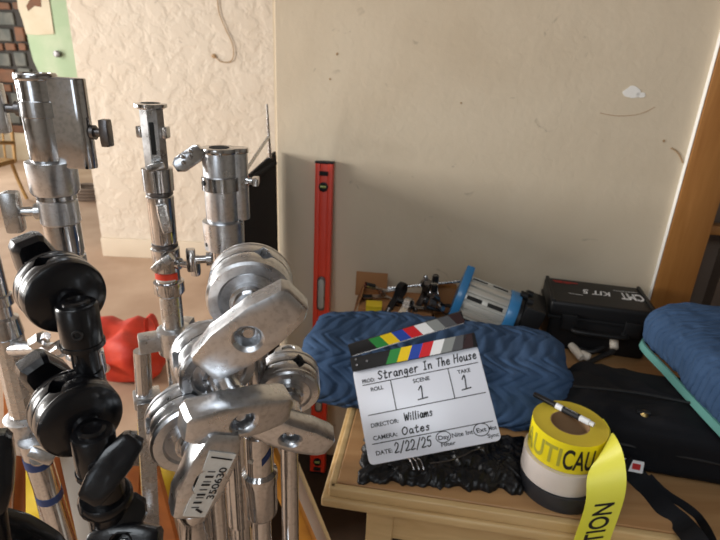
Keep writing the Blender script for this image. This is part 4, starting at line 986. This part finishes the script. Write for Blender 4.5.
h1, h2, h3 = .036, .050, .067
c1 = Vector((tpc.x, tpc.y, ZT + .001)); ax1 = Vector((.0, .0, 1)).normalized()
roll('tape_roll', 'wide dark grey tape roll at the bottom of the stack', c1, ax1, TR * 1.0, .040, h1, 'greytape', 'greytape', 'greytape')
c2 = c1 + ax1 * (h1 + .0006) + Vector((-.003, .004, 0))
roll('tape_roll', 'white cloth tape roll between the grey and yellow rolls', c2, ax1, TR * .96, .040, h2, 'whitetape', 'whitetape')
c3 = c2 + ax1 * (h2 + .0006) + Vector((.004, .004, 0)); ax3_ = ax1
RT = TR * .92
tcau, fmc = roll('caution_tape_roll', 'yellow caution tape roll on top with its tail hanging down', c3, ax3_, RT, .038, h3, 'caution', 'edgetape')
def wrap_text(s, a0, size, y0, m_, name, w=None):
    b2, (x0, x1, y0_, y1_) = text2d(s, 1, .02)
    k = size / .72; kx = w / (x1 - x0) if w else k
    for v in b2.verts: v.co = Vector(((v.co.x - x0) * kx, v.co.y * k + y0, 0))
    W_ = (x1 - x0) * kx; n = int(W_ / .003)
    for i in range(1, n): bmesh.ops.bisect_plane(b2, geom=b2.verts[:] + b2.edges[:] + b2.faces[:], plane_co=(W_ * i / n, 0, 0), plane_no=(1, 0, 0))
    for v in b2.verts:
        a = a0 + v.co.x / RT; v.co = fmc @ Vector((math.cos(a) * (RT + .0005), math.sin(a) * (RT + .0005), v.co.y))
    b = B(); merge(b, b2); return obj(name, b, m_, tcau)
# angle 0 is the table's right hand, -90 degrees faces the camera
wrap_text('CAU', math.radians(-107), .046, .011, 'ink', 'lettering', .060)
wrap_text('AUTI', math.radians(-184), .042, .012, 'greyink', 'faint_lettering', .094)
# the tail: leaves the roll at the right and falls over the table edge
lv_a = math.radians(-28)
def cyl(a, h): return fmc @ Vector((math.cos(a) * (RT + .0012), math.sin(a) * (RT + .0012), h))
cen = []; wid = []
q0 = cyl(lv_a, h3 / 2)
path = [(cyl(math.radians(20), h3 / 2), Vector((0, 0, h3 / 2))), (cyl(math.radians(-5), h3 / 2), Vector((0, 0, h3 / 2))), (cyl(lv_a, h3 / 2 - .003), Vector((.002, 0, h3 / 2)))]
for (x, y, z, wx, wy, wz) in ((606, 446, .955, .12, .75, .5), (606, 470, .938, .72, .42, .35), (605, 500, .93, 1, .12, 0), (592, 540, .945, 1, .14, 0), (580, 575, .98, 1, .16, 0), (570, 610, 1.03, 1, .16, 0)):
    path.append((P(x, y, z), (RC @ Vector((wx, wy, wz))).normalized() * h3 / 2))
pp = smooth_path([p for p, _ in path], 6); ww = smooth_path([w for _, w in path], 6)
ww = [w.normalized() * h3 * .52 for w in ww]
b = B(); ribbon(b, pp, ww, .0006); tail = obj('tail', b, 'cautiontail', tcau, angle=80)
# print on the hanging tail
i0 = len(pp) - 26
def tail_map(s_, w_):
    L_ = 0
    for i in range(i0, len(pp) - 1):
        seg = (pp[i + 1] - pp[i]).length
        if L_ + seg >= s_:
            f = (s_ - L_) / seg; p = pp[i].lerp(pp[i + 1], f); wv = ww[i].lerp(ww[i + 1], f); d = (pp[i + 1] - pp[i]).normalized()
            n = d.cross(wv).normalized(); n = n if n.dot(EYE - p) > 0 else -n
            return p + wv.normalized() * w_ + n * .0008
        L_ += seg
    return pp[-1]
b2, (x0, x1, y0, y1) = text2d('CAUTION', 1, .02)
Ltail = sum((pp[i + 1] - pp[i]).length for i in range(i0, len(pp) - 1))
S0 = .066
kx = .026 / .72 * 1.0
for v in b2.verts:
    along = S0 + (x1 - v.co.x) * kx * .95; across = (v.co.y - .36) / .72 * .036 
    v.co = tail_map(along, -across)
for v in list(b2.verts): pass
b = B(); merge(b, b2); obj('tail_lettering', b, 'ink', tail)

# marker lying across the caution roll
mk0 = P(536, 397, dep(c3 + ax3_ * h3) + .01); 
def on_plane(px, py, q, n):
    r = ray(px, py); return EYE + r * ((q - EYE).dot(n) / r.dot(n))
top_q = c3 + ax3_ * (h3 + .0075)
m0, m1 = on_plane(534, 394, top_q, ax3_), on_plane(594, 425, top_q, ax3_)
md = (m1 - m0); ML = md.length; mm_ = axframe(m0, md, tz)
t = thing('marker_pen', 'black and white dry-erase marker lying across the caution tape', 'marker', (m0 + m1) / 2 - ax3_ * .0065)
b = B(); lathe(b, [(.0045, 0), (.0056, .003), (.0060, ML * .40)], mm_, 18); obj('cap', b, 'blackplastic', t)
b = B(); lathe(b, [(.0064, ML * .39), (.0064, ML * .93), (.0050, ML * .94), (.0050, ML)], mm_, 18); bd = obj('barrel', b, 'white', t)
b = B(); lathe(b, [(.0066, ML * .50), (.0066, ML * .78)], mm_, 18, False, False); obj('printed_band', b, 'ink', bd)
for s_ in (-.2, .5):
    b = B(); put_text(b, 'expo', frame(m0 + md * .54, md.normalized(), tz.cross(md.normalized()), tz) @ Matrix.Translation((0, -.002, .0068)), 0, 0, .004, ML * .2); obj('lettering', b, 'white', bd); break

# ---------------------------------------------------------------- black shoulder bag
bs0 = (on(545, 400, ZT + .08) - tc0).dot(tx); bd0 = (on(650, 480, ZT) - tc0).dot(ty)
BC = tb(bs0 + .30, bd0 + .115, ZT + .0015)
t = thing('shoulder_bag', 'black nylon shoulder bag behind the tape rolls', 'bag', BC)
def softbox(c, sx_, sy_, sz_, rot, seed, e=.32, nu=80, nv=40, amp=.010):
    b = B(); rows = []; ce = lambda q, k: math.copysign(abs(q) ** k, q)
    for i in range(nv + 1):
        ph = PI * i / nv; row = []
        for j in range(nu):
            a = 2 * PI * j / nu
            x = sx_ / 2 * ce(math.cos(a), e) * ce(math.sin(ph), e); y = sy_ / 2 * ce(math.sin(a), e) * ce(math.sin(ph), e); z = sz_ / 2 * ce(math.cos(ph), .5) + sz_ / 2
            n_ = noise.fractal(Vector((x * 9 + seed, y * 9, z * 9)), 1, 2, 4) * amp + (.012 * noise.noise(Vector((x * 3 + seed, y * 14 + x * 5, 2))) if z > sz_ * .3 else 0)
            k = 1 + n_ / (sx_ / 2)
            row.append(b.verts.new(Vector(c) + Matrix.Rotation(rot, 3, 'Z') @ Vector((x * k, y + n_ * math.sin(a), max(0, z + n_ * (1 if z > sz_ * .2 else 0))))))
        rows.append(row)
    for r, s in zip(rows, rows[1:]):
        for j in range(nu): b.faces.new((r[j], r[(j + 1) % nu], s[(j + 1) % nu], s[j]))
    bmesh.ops.remove_doubles(b, verts=b.verts, dist=1e-5); return b
b = softbox(BC, .60, .25, .135, -T8 - .10, 3.0, e=.42, amp=.022); body = obj('bag_body', b, 'blackcloth', t, angle=70)
Rb = Matrix.Rotation(-T8 - .10, 3, 'Z')
def bp_(x, y, z): return BC + Rb @ Vector((x, y, z))
b = B(); tube(b, smooth_path([bp_(-.285, -.108, .070), bp_(-.1, -.118, .072), bp_(.1, -.118, .070), bp_(.29, -.108, .068)], 8), .0035, 8); obj('piping', b, 'blackrubber', body)
b = B(); tube(b, smooth_path([bp_(-.25, -.030, .140), bp_(-.1, -.02, .145), bp_(.1, -.03, .143), bp_(.26, -.03, .138)], 8), .003, 8); obj('zip', b, 'blackrubber', body)
b = B(); ribbon(b, smooth_path([bp_(.0, .04, .138), bp_(.02, .03, .158), bp_(.09, .02, .158), bp_(.12, .03, .138)], 6), Rb @ Vector((0, .02, 0)), .003); obj('carry_handle', b, 'blackcloth', t)
q = on(621, 421, ZT + .10)
b = B(); lathe(b, [(.008, 0), (.010, .003), (.006, .008)], axframe(bp_(-.11, -.082, .132), (0, -.3, 1)), 14); obj('snap', b, 'brass', t)
b = B(); tube(b, [bp_(-.125, -.082, .137), bp_(-.100, -.084, .139)], .0045, 8); obj('snap_tab', b, 'blackplastic', t)
# woven label on the front
lf = frame(bp_(-.132, -.141, .040), Rb @ Vector((1, 0, 0)), (Rb @ Vector((0, .25, 1))).normalized(), (Rb @ Vector((0, -1, .25))).normalized())
b = B(); prism(b, rrect(.056, .026, .002), .0016, lf, 0); lb_ = obj('woven_label', b, 'white', t)
b = B(); put_text(b, 'KI', lf @ Matrix.Translation((0, 0, .0012)), -.022, -.007, .014, .022, .03); obj('label_print', b, 'navy', lb_)
b = B(); prism(b, rrect(.016, .013, .001), .0006, lf @ Matrix.Translation((.014, 0, .0011)), 0); obj('label_print', b, 'redink', lb_)
# shoulder straps hanging over the table's front edge
def strap(px_pts, zs, wpx, m='blackcloth', name='strap'):
    pts = [P(x, y, z) for (x, y), z in zip(px_pts, zs)]
    b = B(); ribbon(b, smooth_path(pts, 6), RC @ Vector((wpx * .85, wpx * .5, 0)), .003); return obj(name, b, m, t, angle=80)
def zt_(px, py, hgt): return dep(on(px, py, hgt))
strap([(622, 462), (640, 480), (664, 508), (682, 524), (700, 548), (716, 580)], [zt_(622, 462, ZT + .05), zt_(640, 480, ZT + .012), zt_(664, 508, ZT + .008), zt_(682, 524, ZT + .008) - .002, .885, .93], .021)
strap([(648, 476), (664, 492), (688, 508), (702, 522), (714, 546), (724, 580)], [zt_(648, 476, ZT + .02), zt_(664, 492, ZT + .006), zt_(688, 508, ZT + .006), zt_(702, 522, ZT + .006) - .002, .89, .93], .0085)

# ---------------------------------------------------------------- second blanket on the right, with teal binding
Q1, Q2 = on(636, 342, .895), on(717, 432, .895)
e_x = (Q2 - Q1).normalized(); rz2 = math.atan2(e_x.y, e_x.x); e_y = Vector((-e_x.y, e_x.x, 0)); L2 = .50; D2 = .36
BC2 = Q1 + e_x * (L2 / 2 - .005) + e_y * (D2 / 2); BC2.z = ZT + .139
t2 = blanket('moving_blanket', 'blue quilted moving blanket folded at the right edge', BC2, rz2, L2, D2, .138, nu=260, seed=8.5, pu=.5, pv=.012)
def b2p(x, y, z): return BC2 + e_x * x + e_y * y + tz * z
b = B(); ribbon(b, smooth_path([b2p(-.245, -.02, .02), b2p(-.255, -.12, .016), b2p(-.22, -.178, .014), b2p(-.08, -.180, .014), b2p(.08, -.180, .014), b2p(.20, -.178, .016)], 8), Vector((0, -.003, .010)), .006); obj('edge_binding', b, 'teal', t2)

# ---------------------------------------------------------------- black hard case
cs = (on(596, 320, ZT + .05) - tc0).dot(tx); 
HCc = tb(cs - .03, TD - .115, ZT + .0012); Rh = -T8 - math.radians(4)
hx, hy = Vector((math.cos(Rh), math.sin(Rh), 0)), Vector((-math.sin(Rh), math.cos(Rh), 0))
hm = lambda x, y, z: frame(HCc + hx * x + hy * y + tz * z, hx, hy, tz)
t = thing('hard_case', 'black hard plastic case with white writing on its lid', 'case', HCc)
cw, cd, ch = .30, .20, .165
b = B(); box(b, hm(0, 0, ch * .33), cw * .96, cd * .95, ch * .66, .012, 3); obj('case_base', b, 'blackplastic', t)
b = B(); box(b, hm(0, 0, ch * .82), cw, cd, ch * .32, .012, 3); lid = obj('lid', b, 'blackplastic', t)
b = B(); box(b, hm(0, 0, ch * .665), cw * 1.02, cd * 1.03, .012, .004); obj('seam_lip', b, 'blackplastic', t)
for s_ in (-1, 1):
    b = B(); box(b, hm(s_ * cw * .475, 0, ch - .002), .012, cd * .99, .008, .004); obj('lid_rib', b, 'blackplastic', lid)
    b = B(); box(b, hm(s_ * cw * .30, -cd / 2 - .008, ch * .62), .045, .014, .05, .003); lt_ = obj('latch', b, 'blackplastic', t)
b = B(); tube(b, smooth_path([hm(-.07, -cd / 2, ch * .5).translation, hm(-.065, -cd / 2 - .028, ch * .5).translation, hm(.065, -cd / 2 - .028, ch * .5).translation, hm(.07, -cd / 2, ch * .5).translation], 6), .007, 10); obj('carry_handle', b, 'blackplastic', t)
lm = hm(0, 0, ch * .98 + .0016) @ Matrix.Rotation(PI, 4, 'Z')
b = B(); put_text(b, 'CMT', lm, -.135, -.028, .052, .068, .03); put_text(b, 'KIT 5', lm, -.04, -.02, .034, .085, .02, shear=.2)
stroke(b, [(-.125, .045 - .09), (-.055, .048 - .09)], lm, .003); stroke(b, [(.05, .030), (.09, .026)], lm, .003); obj('white_writing', b, 'white', lid)
b = B(); stroke(b, [(0, .012), (.03, .009), (.072, .006)], hm(-.125, .058, ch * .98 + .0016), .007); stroke(b, [(.004, .001), (.03, -.001), (.05, -.002)], hm(-.125, .058, ch * .98 + .0016), .004); obj('red_mark', b, 'redink', lid)

# cable with cream connectors in front of the case
t = thing('cable', 'black cable with cream plug ends in front of the hard case', 'cable', on(600, 350, ZT))
def cable(parent, pts, r, m='blackrubber', name='cord'): b = B(); tube(b, smooth_path(pts, 8), r, 10); return obj(name, b, m, parent)
cz = ZT + .012
cable(t, [on(575, 345, cz), on(590, 352, cz), on(604, 345, ZT + .03), on(596, 332, ZT + .05), on(590, 334, ZT + .055)], .008)
cable(t, [on(585, 365, cz), on(600, 357, ZT + .02), on(612, 352, ZT + .03), on(614, 344, ZT + .045)], .008)
for (x0, y0, h0), (x1, y1, h1_) in (((583, 334, ZT + .055), (595, 327, ZT + .062)), ((614, 349, ZT + .04), (614, 338, ZT + .062)), ((582, 358, ZT + .02), (571, 345, ZT + .030)), ((590, 358, ZT + .02), (580, 353, ZT + .026))):
    q0, q1 = on(x0, y0, h0), on(x1, y1, h1_); d = q1 - q0
    b = B(); lathe(b, [(.009, 0), (.0125, .004), (.0125, d.length * .75), (.010, d.length)], axframe(q0, d), 16); obj('plug', b, 'rubber_white', t)

# ---------------------------------------------------------------- blue and silver lamp head lying on the table
lp = on(478, 312, ZT); lp = tb((lp - tc0).dot(tx), TD - .16, ZT)
la = (tx * .96 - ty * .12 - tz * .24).normalized()         # axis from the peaked end plate to the lens
LR = .076
lc_ = Vector((lp.x, lp.y, ZT + .100))
t = thing('lamp_head', 'blue and silver fresnel lamp head lying behind the rolled blanket', 'lamp', Vector((lp.x, lp.y, ZT)))
lmx = axframe(lc_, la, tz) @ Matrix.Diagonal((1, 1, .88, 1))
b = B(); lathe(b, [(LR * .90, -.085), (LR * .90, .070)], lmx, 28); hs = obj('housing', b, 'fixsilver', t)
for k in range(18):
    a = 2 * PI * k / 18
    b = B(); fm_ = lmx @ Matrix.Rotation(a, 4, 'Z') @ Matrix.Translation((LR * .93, 0, -.008)); box(b, fm_, .010, .0175, .150, .002); obj('cooling_fin', b, 'fixsilver', hs)
    if k % 3 == 0:
        for z_ in (-.045, .030):
            b = B(); box(b, lmx @ Matrix.Rotation(a, 4, 'Z') @ Matrix.Translation((LR * .98, 0, z_ - .004)), .004, .013, .055, .001); obj('vent_slot', b, 'hole', hs)
def plate(z0, z1, peak):
    n = 28; pts = []
    for k in range(n):
        a = 2 * PI * k / n; r = LR * 1.08
        pts.append((r * math.cos(a) + (peak * max(0, math.cos(a)) ** 14), r * math.sin(a)))
    b = B(); prism(b, pts, z1 - z0, lmx @ Matrix.Translation((0, 0, (z0 + z1) / 2)), .003); return b
obj('end_plate', plate(-.112, -.083, .030), 'fixblue', t); obj('end_plate', plate(.068, .105, .0), 'fixblue', t)
b = B(); lathe(b, [(LR * 1.0, .104), (LR * 1.02, .118), (LR * .92, .120), (LR * .9, .108)], lmx, 32); obj('lens_ring', b, 'blackplastic', t)
b = B(); box(b, lmx @ Matrix.Translation((.012, 0, .155)), .135, .14, .070, .006); dr = obj('barn_door', b, 'blackplastic', t)
for s_ in (-1, 1):
    b = B(); lathe(b, [(.011, -.01), (.011, .01)], lmx @ Matrix.Translation((.083, s_ * .03, .13)), 12); obj('hinge_knob', b, 'blackplastic', dr)
b = B(); lathe(b, [(.012, -.012), (.012, .012)], lmx @ Matrix.Translation((LR * 1.10, 0, .108)), 12); obj('top_latch', b, 'blackplastic', t)
b = B(); tube(b, smooth_path([lmx @ Vector((0, -LR * 1.12, .05)), lmx @ Vector((-.05, -LR * 1.2, 0)), lmx @ Vector((-.05, -LR * 1.2, -.03))], 5), .006, 8); obj('yoke', b, 'darksteel', t)

# ---------------------------------------------------------------- clutter left of the lamp: boxes, clamps, cables
s0 = (on(362, 318, ZT) - tc0).dot(tx)
def tbox(name, label, cat, s, d, sx_, sy_, sz_, m, rot=0, z=ZT + .001, bev=.003):
    c = tb(s, d, z); R_ = Matrix.Translation(c) @ Matrix.Rotation(-T8 + rot, 4, 'Z')
    t_ = thing(name, label, cat, c)
    b = B(); box(b, R_ @ Matrix.Translation((0, 0, sz_ / 2)), sx_, sy_, sz_, bev); obj('body', b, m, t_)
    return t_, R_
def sd(px, d_, h): # table coordinate s of a sight line at depth d_
    r = ray(px, 290); q = Vector((tc0.x, tc0.y, 0)) + ty * d_; k = (q - EYE).dot(ty) / r.dot(ty); return (EYE + r * k - Vector((tc0.x, tc0.y, 0))).dot(tx)
dd = TD - .10
t_, R_ = tbox('cardboard_box', 'open tan cardboard box under the pile of clamps', 'box', sd(397, dd, 0), dd - .02, .24, .16, .068, 'cardboard', .05)
b = B(); box(b, R_ @ Matrix.Translation((-.09, .072, .09)) @ Matrix.Rotation(-.2, 4, 'X'), .11, .004, .085, .001); obj('flap', b, 'cardboard', t_)
b = B(); box(b, R_ @ Matrix.Translation((-.124, .01, .066)) @ Matrix.Rotation(.35, 4, 'Y'), .004, .13, .07, .001); obj('flap', b, 'cardboard', t_)
t_, R_ = tbox('wooden_board', 'orange-brown board standing between clamps and lamp', 'board', sd(443, dd + .05, 0), dd + .06, .09, .014, .115, 'cardboard', .0)
b = B(); box(b, R_ @ Matrix.Translation((0, -.008, .108)), .092, .004, .010, .001); obj('edge_band', b, 'jamb', t_)
q = on(374, 312, ZT + .062); dY = (q - tc0).dot(ty); dY = TD - .20
t_, R_ = tbox('tape_box', 'small yellow box at the left end of the clamp pile', 'box', sd(375, TD - .21, 0), TD - .215, .050, .045, .092, 'yellow_paint', .1)
b = B(); box(b, R_ @ Matrix.Translation((0, -.001, .0935)), .051, .046, .004, .001); obj('lid', b, 'yellow_paint', t_)
def spring_clamp(label, px, py, dpt, rot, m, ln=.11, roll=0, z=None):
    d_ = dpt; s_ = sd(px, d_, 0); base = tb(s_, d_, 0)
    r = ray(px, py); k = (base - EYE).dot(ty) / r.dot(ty); c = EYE + r * k
    t_ = thing('clamp', label, 'clamp', c, 'clamps piled on the cardboard box')
    fm = Matrix.Translation(c) @ Matrix.Rotation(rot, 4, 'Z') @ Matrix.Rotation(roll, 4, 'Y')
    for s2 in (-1, 1):
        pts = [fm @ Vector((-ln * .5, 0, s2 * .022)), fm @ Vector((-ln * .1, 0, s2 * .014)), fm @ Vector((ln * .1, 0, s2 * .010)), fm @ Vector((ln * .35, 0, s2 * .018)), fm @ Vector((ln * .5, 0, s2 * .005))]
        b = B(); ribbon(b, smooth_path(pts, 5), fm.to_3x3() @ Vector((0, .011, 0)), .004); jw_ = obj('jaw_arm', b, m, t_)
        b = B(); tube(b, [pts[0], fm @ Vector((-ln * .25, 0, s2 * .019))], .010, 10); obj('grip', b, 'blackrubber' if m != 'blackplastic' else 'darksteel', jw_)
    b = B(); lathe(b, [(.009, -.014), (.009, .014)], fm @ Matrix.Rotation(PI / 2, 4, 'X'), 14); obj('pivot', b, 'steel', t_)
    return t_
spring_clamp('grey metal clamp at the left of the pile', 382, 293, dd - .02, .3, 'alu', .13, .2)
spring_clamp('black clamp standing steeply over the yellow box', 396, 301, dd - .06, .9, 'blackplastic', .13, -.9)
spring_clamp('shiny steel clamp lying low behind the slate', 415, 310, dd - .08, -.1, 'chrome', .13, .15)
spring_clamp('black and grey clamp in the middle of the pile', 424, 299, dd - .03, .7, 'darksteel', .13, -1.1)
spring_clamp('pale steel clamp standing beside the orange board', 434, 293, dd - .05, 1.4, 'alu', .11, 1.3)
spring_clamp('dark clamp under the left end of the lamp', 441, 307, dd - .07, .3, 'blackplastic', .10, .5)
spring_clamp('small cream-handled clamp lying in front of the black clamp', 405, 311, dd - .10, 1.0, 'steel', .09, -.7)
t_ = thing('gobo_arm', 'thin steel arm lying across the clamp pile behind the lamp', 'rod', tb(sd(420, dd, 0), dd, ZT + .1))
def dpt(px, py, d_): 
    r = ray(px, py); base = Vector((tc0.x, tc0.y, 0)) + ty * d_; k = (base - EYE).dot(ty) / r.dot(ty); return EYE + r * k
b = B(); tube(b, [dpt(388, 288, dd), dpt(422, 285, dd), dpt(462, 281, dd + .03)], .0055, 10); obj('rod', b, 'steel', t_)
b = B(); lathe(b, [(.014, -.012), (.016, 0), (.014, .012)], axframe(dpt(425, 284, dd), (0, -1, 0)), 16); kn = obj('end_knuckle', b, 'darksteel', t_)
b = B(); lathe(b, [(.008, 0), (.009, .025), (.005, .032)], axframe(dpt(425, 284, dd), (0, 0, 1)), 12); obj('end_pin', b, 'steel', kn)
t_ = thing('cable', 'black coiled cable lying in front of the clamp pile', 'cable', tb(sd(380, dd - .15, 0), dd - .15, ZT))
for k in range(4):
    cc = tb(sd(392, TD - .25, 0), TD - .26, ZT + .010 + k * .012); b = B()
    tube(b, [cc + tx * (.07 + .006 * (k % 2)) * math.cos(a * PI / 16) + ty * .045 * math.sin(a * PI / 16) for a in range(33)], .006, 8, False); obj('coil', b, 'blackrubber', t_)

# ---------------------------------------------------------------- next room: chair and coiled hose
q = on(-2, 205, 0)
t = thing('armchair', 'bentwood honey armchair in the next room at the left edge', 'chair', (q.x, q.y, 0))
cX, cY = q.x - .12, q.y + .0
b = B(); box(b, Matrix.Translation((cX, cY, .43)), .50, .48, .05, .015); obj('seat', b, 'chairwood', t)
for sx_ in (-.22, .22):
    for sy_ in (-.2, .2):
        b = B(); tube(b, smooth_path([Vector((cX + sx_, cY + sy_, .42)), Vector((cX + sx_ * 1.12, cY + sy_ * 1.1, .2)), Vector((cX + sx_ * 1.25, cY + sy_ * 1.25, .012))], 5), .018, 10); obj('leg', b, 'chairwood', t)
for sx_ in (-.26, .26):
    b = B(); tube(b, smooth_path([Vector((cX + sx_, cY + .22, .62)), Vector((cX + sx_ * 1.1, cY - .1, .66)), Vector((cX + sx_ * 1.15, cY - .26, .60)), Vector((cX + sx_ * 1.05, cY - .24, .44))], 6), .020, 10); obj('armrest', b, 'chairwood', t)
b = B(); tube(b, smooth_path([Vector((cX - .25, cY + .22, .42)), Vector((cX - .24, cY + .26, .85)), Vector((cX, cY + .30, .92)), Vector((cX + .24, cY + .26, .85)), Vector((cX + .25, cY + .22, .42))], 6), .018, 10); obj('back_hoop', b, 'chairwood', t)
for k in range(4):
    x_ = cX - .15 + .1 * k; b = B(); tube(b, [Vector((x_, cY + .22, .44)), Vector((x_, cY + .285, .88))], .010, 8); obj('spindle', b, 'chairwood', t)
q = on(84, 201, 0); t = thing('hose', 'coiled dark hose on the floor of the next room', 'hose', (q.x, q.y + .1, 0))
for k in range(4):
    b = B(); tube(b, [Vector((q.x, q.y + .12, .022 + .035 * k)) + Vector((.20 * math.cos(a * PI / 16), .14 * math.sin(a * PI / 16), 0)) for a in range(33)], .018, 8, False); obj('coil', b, 'cabinet_in', t)
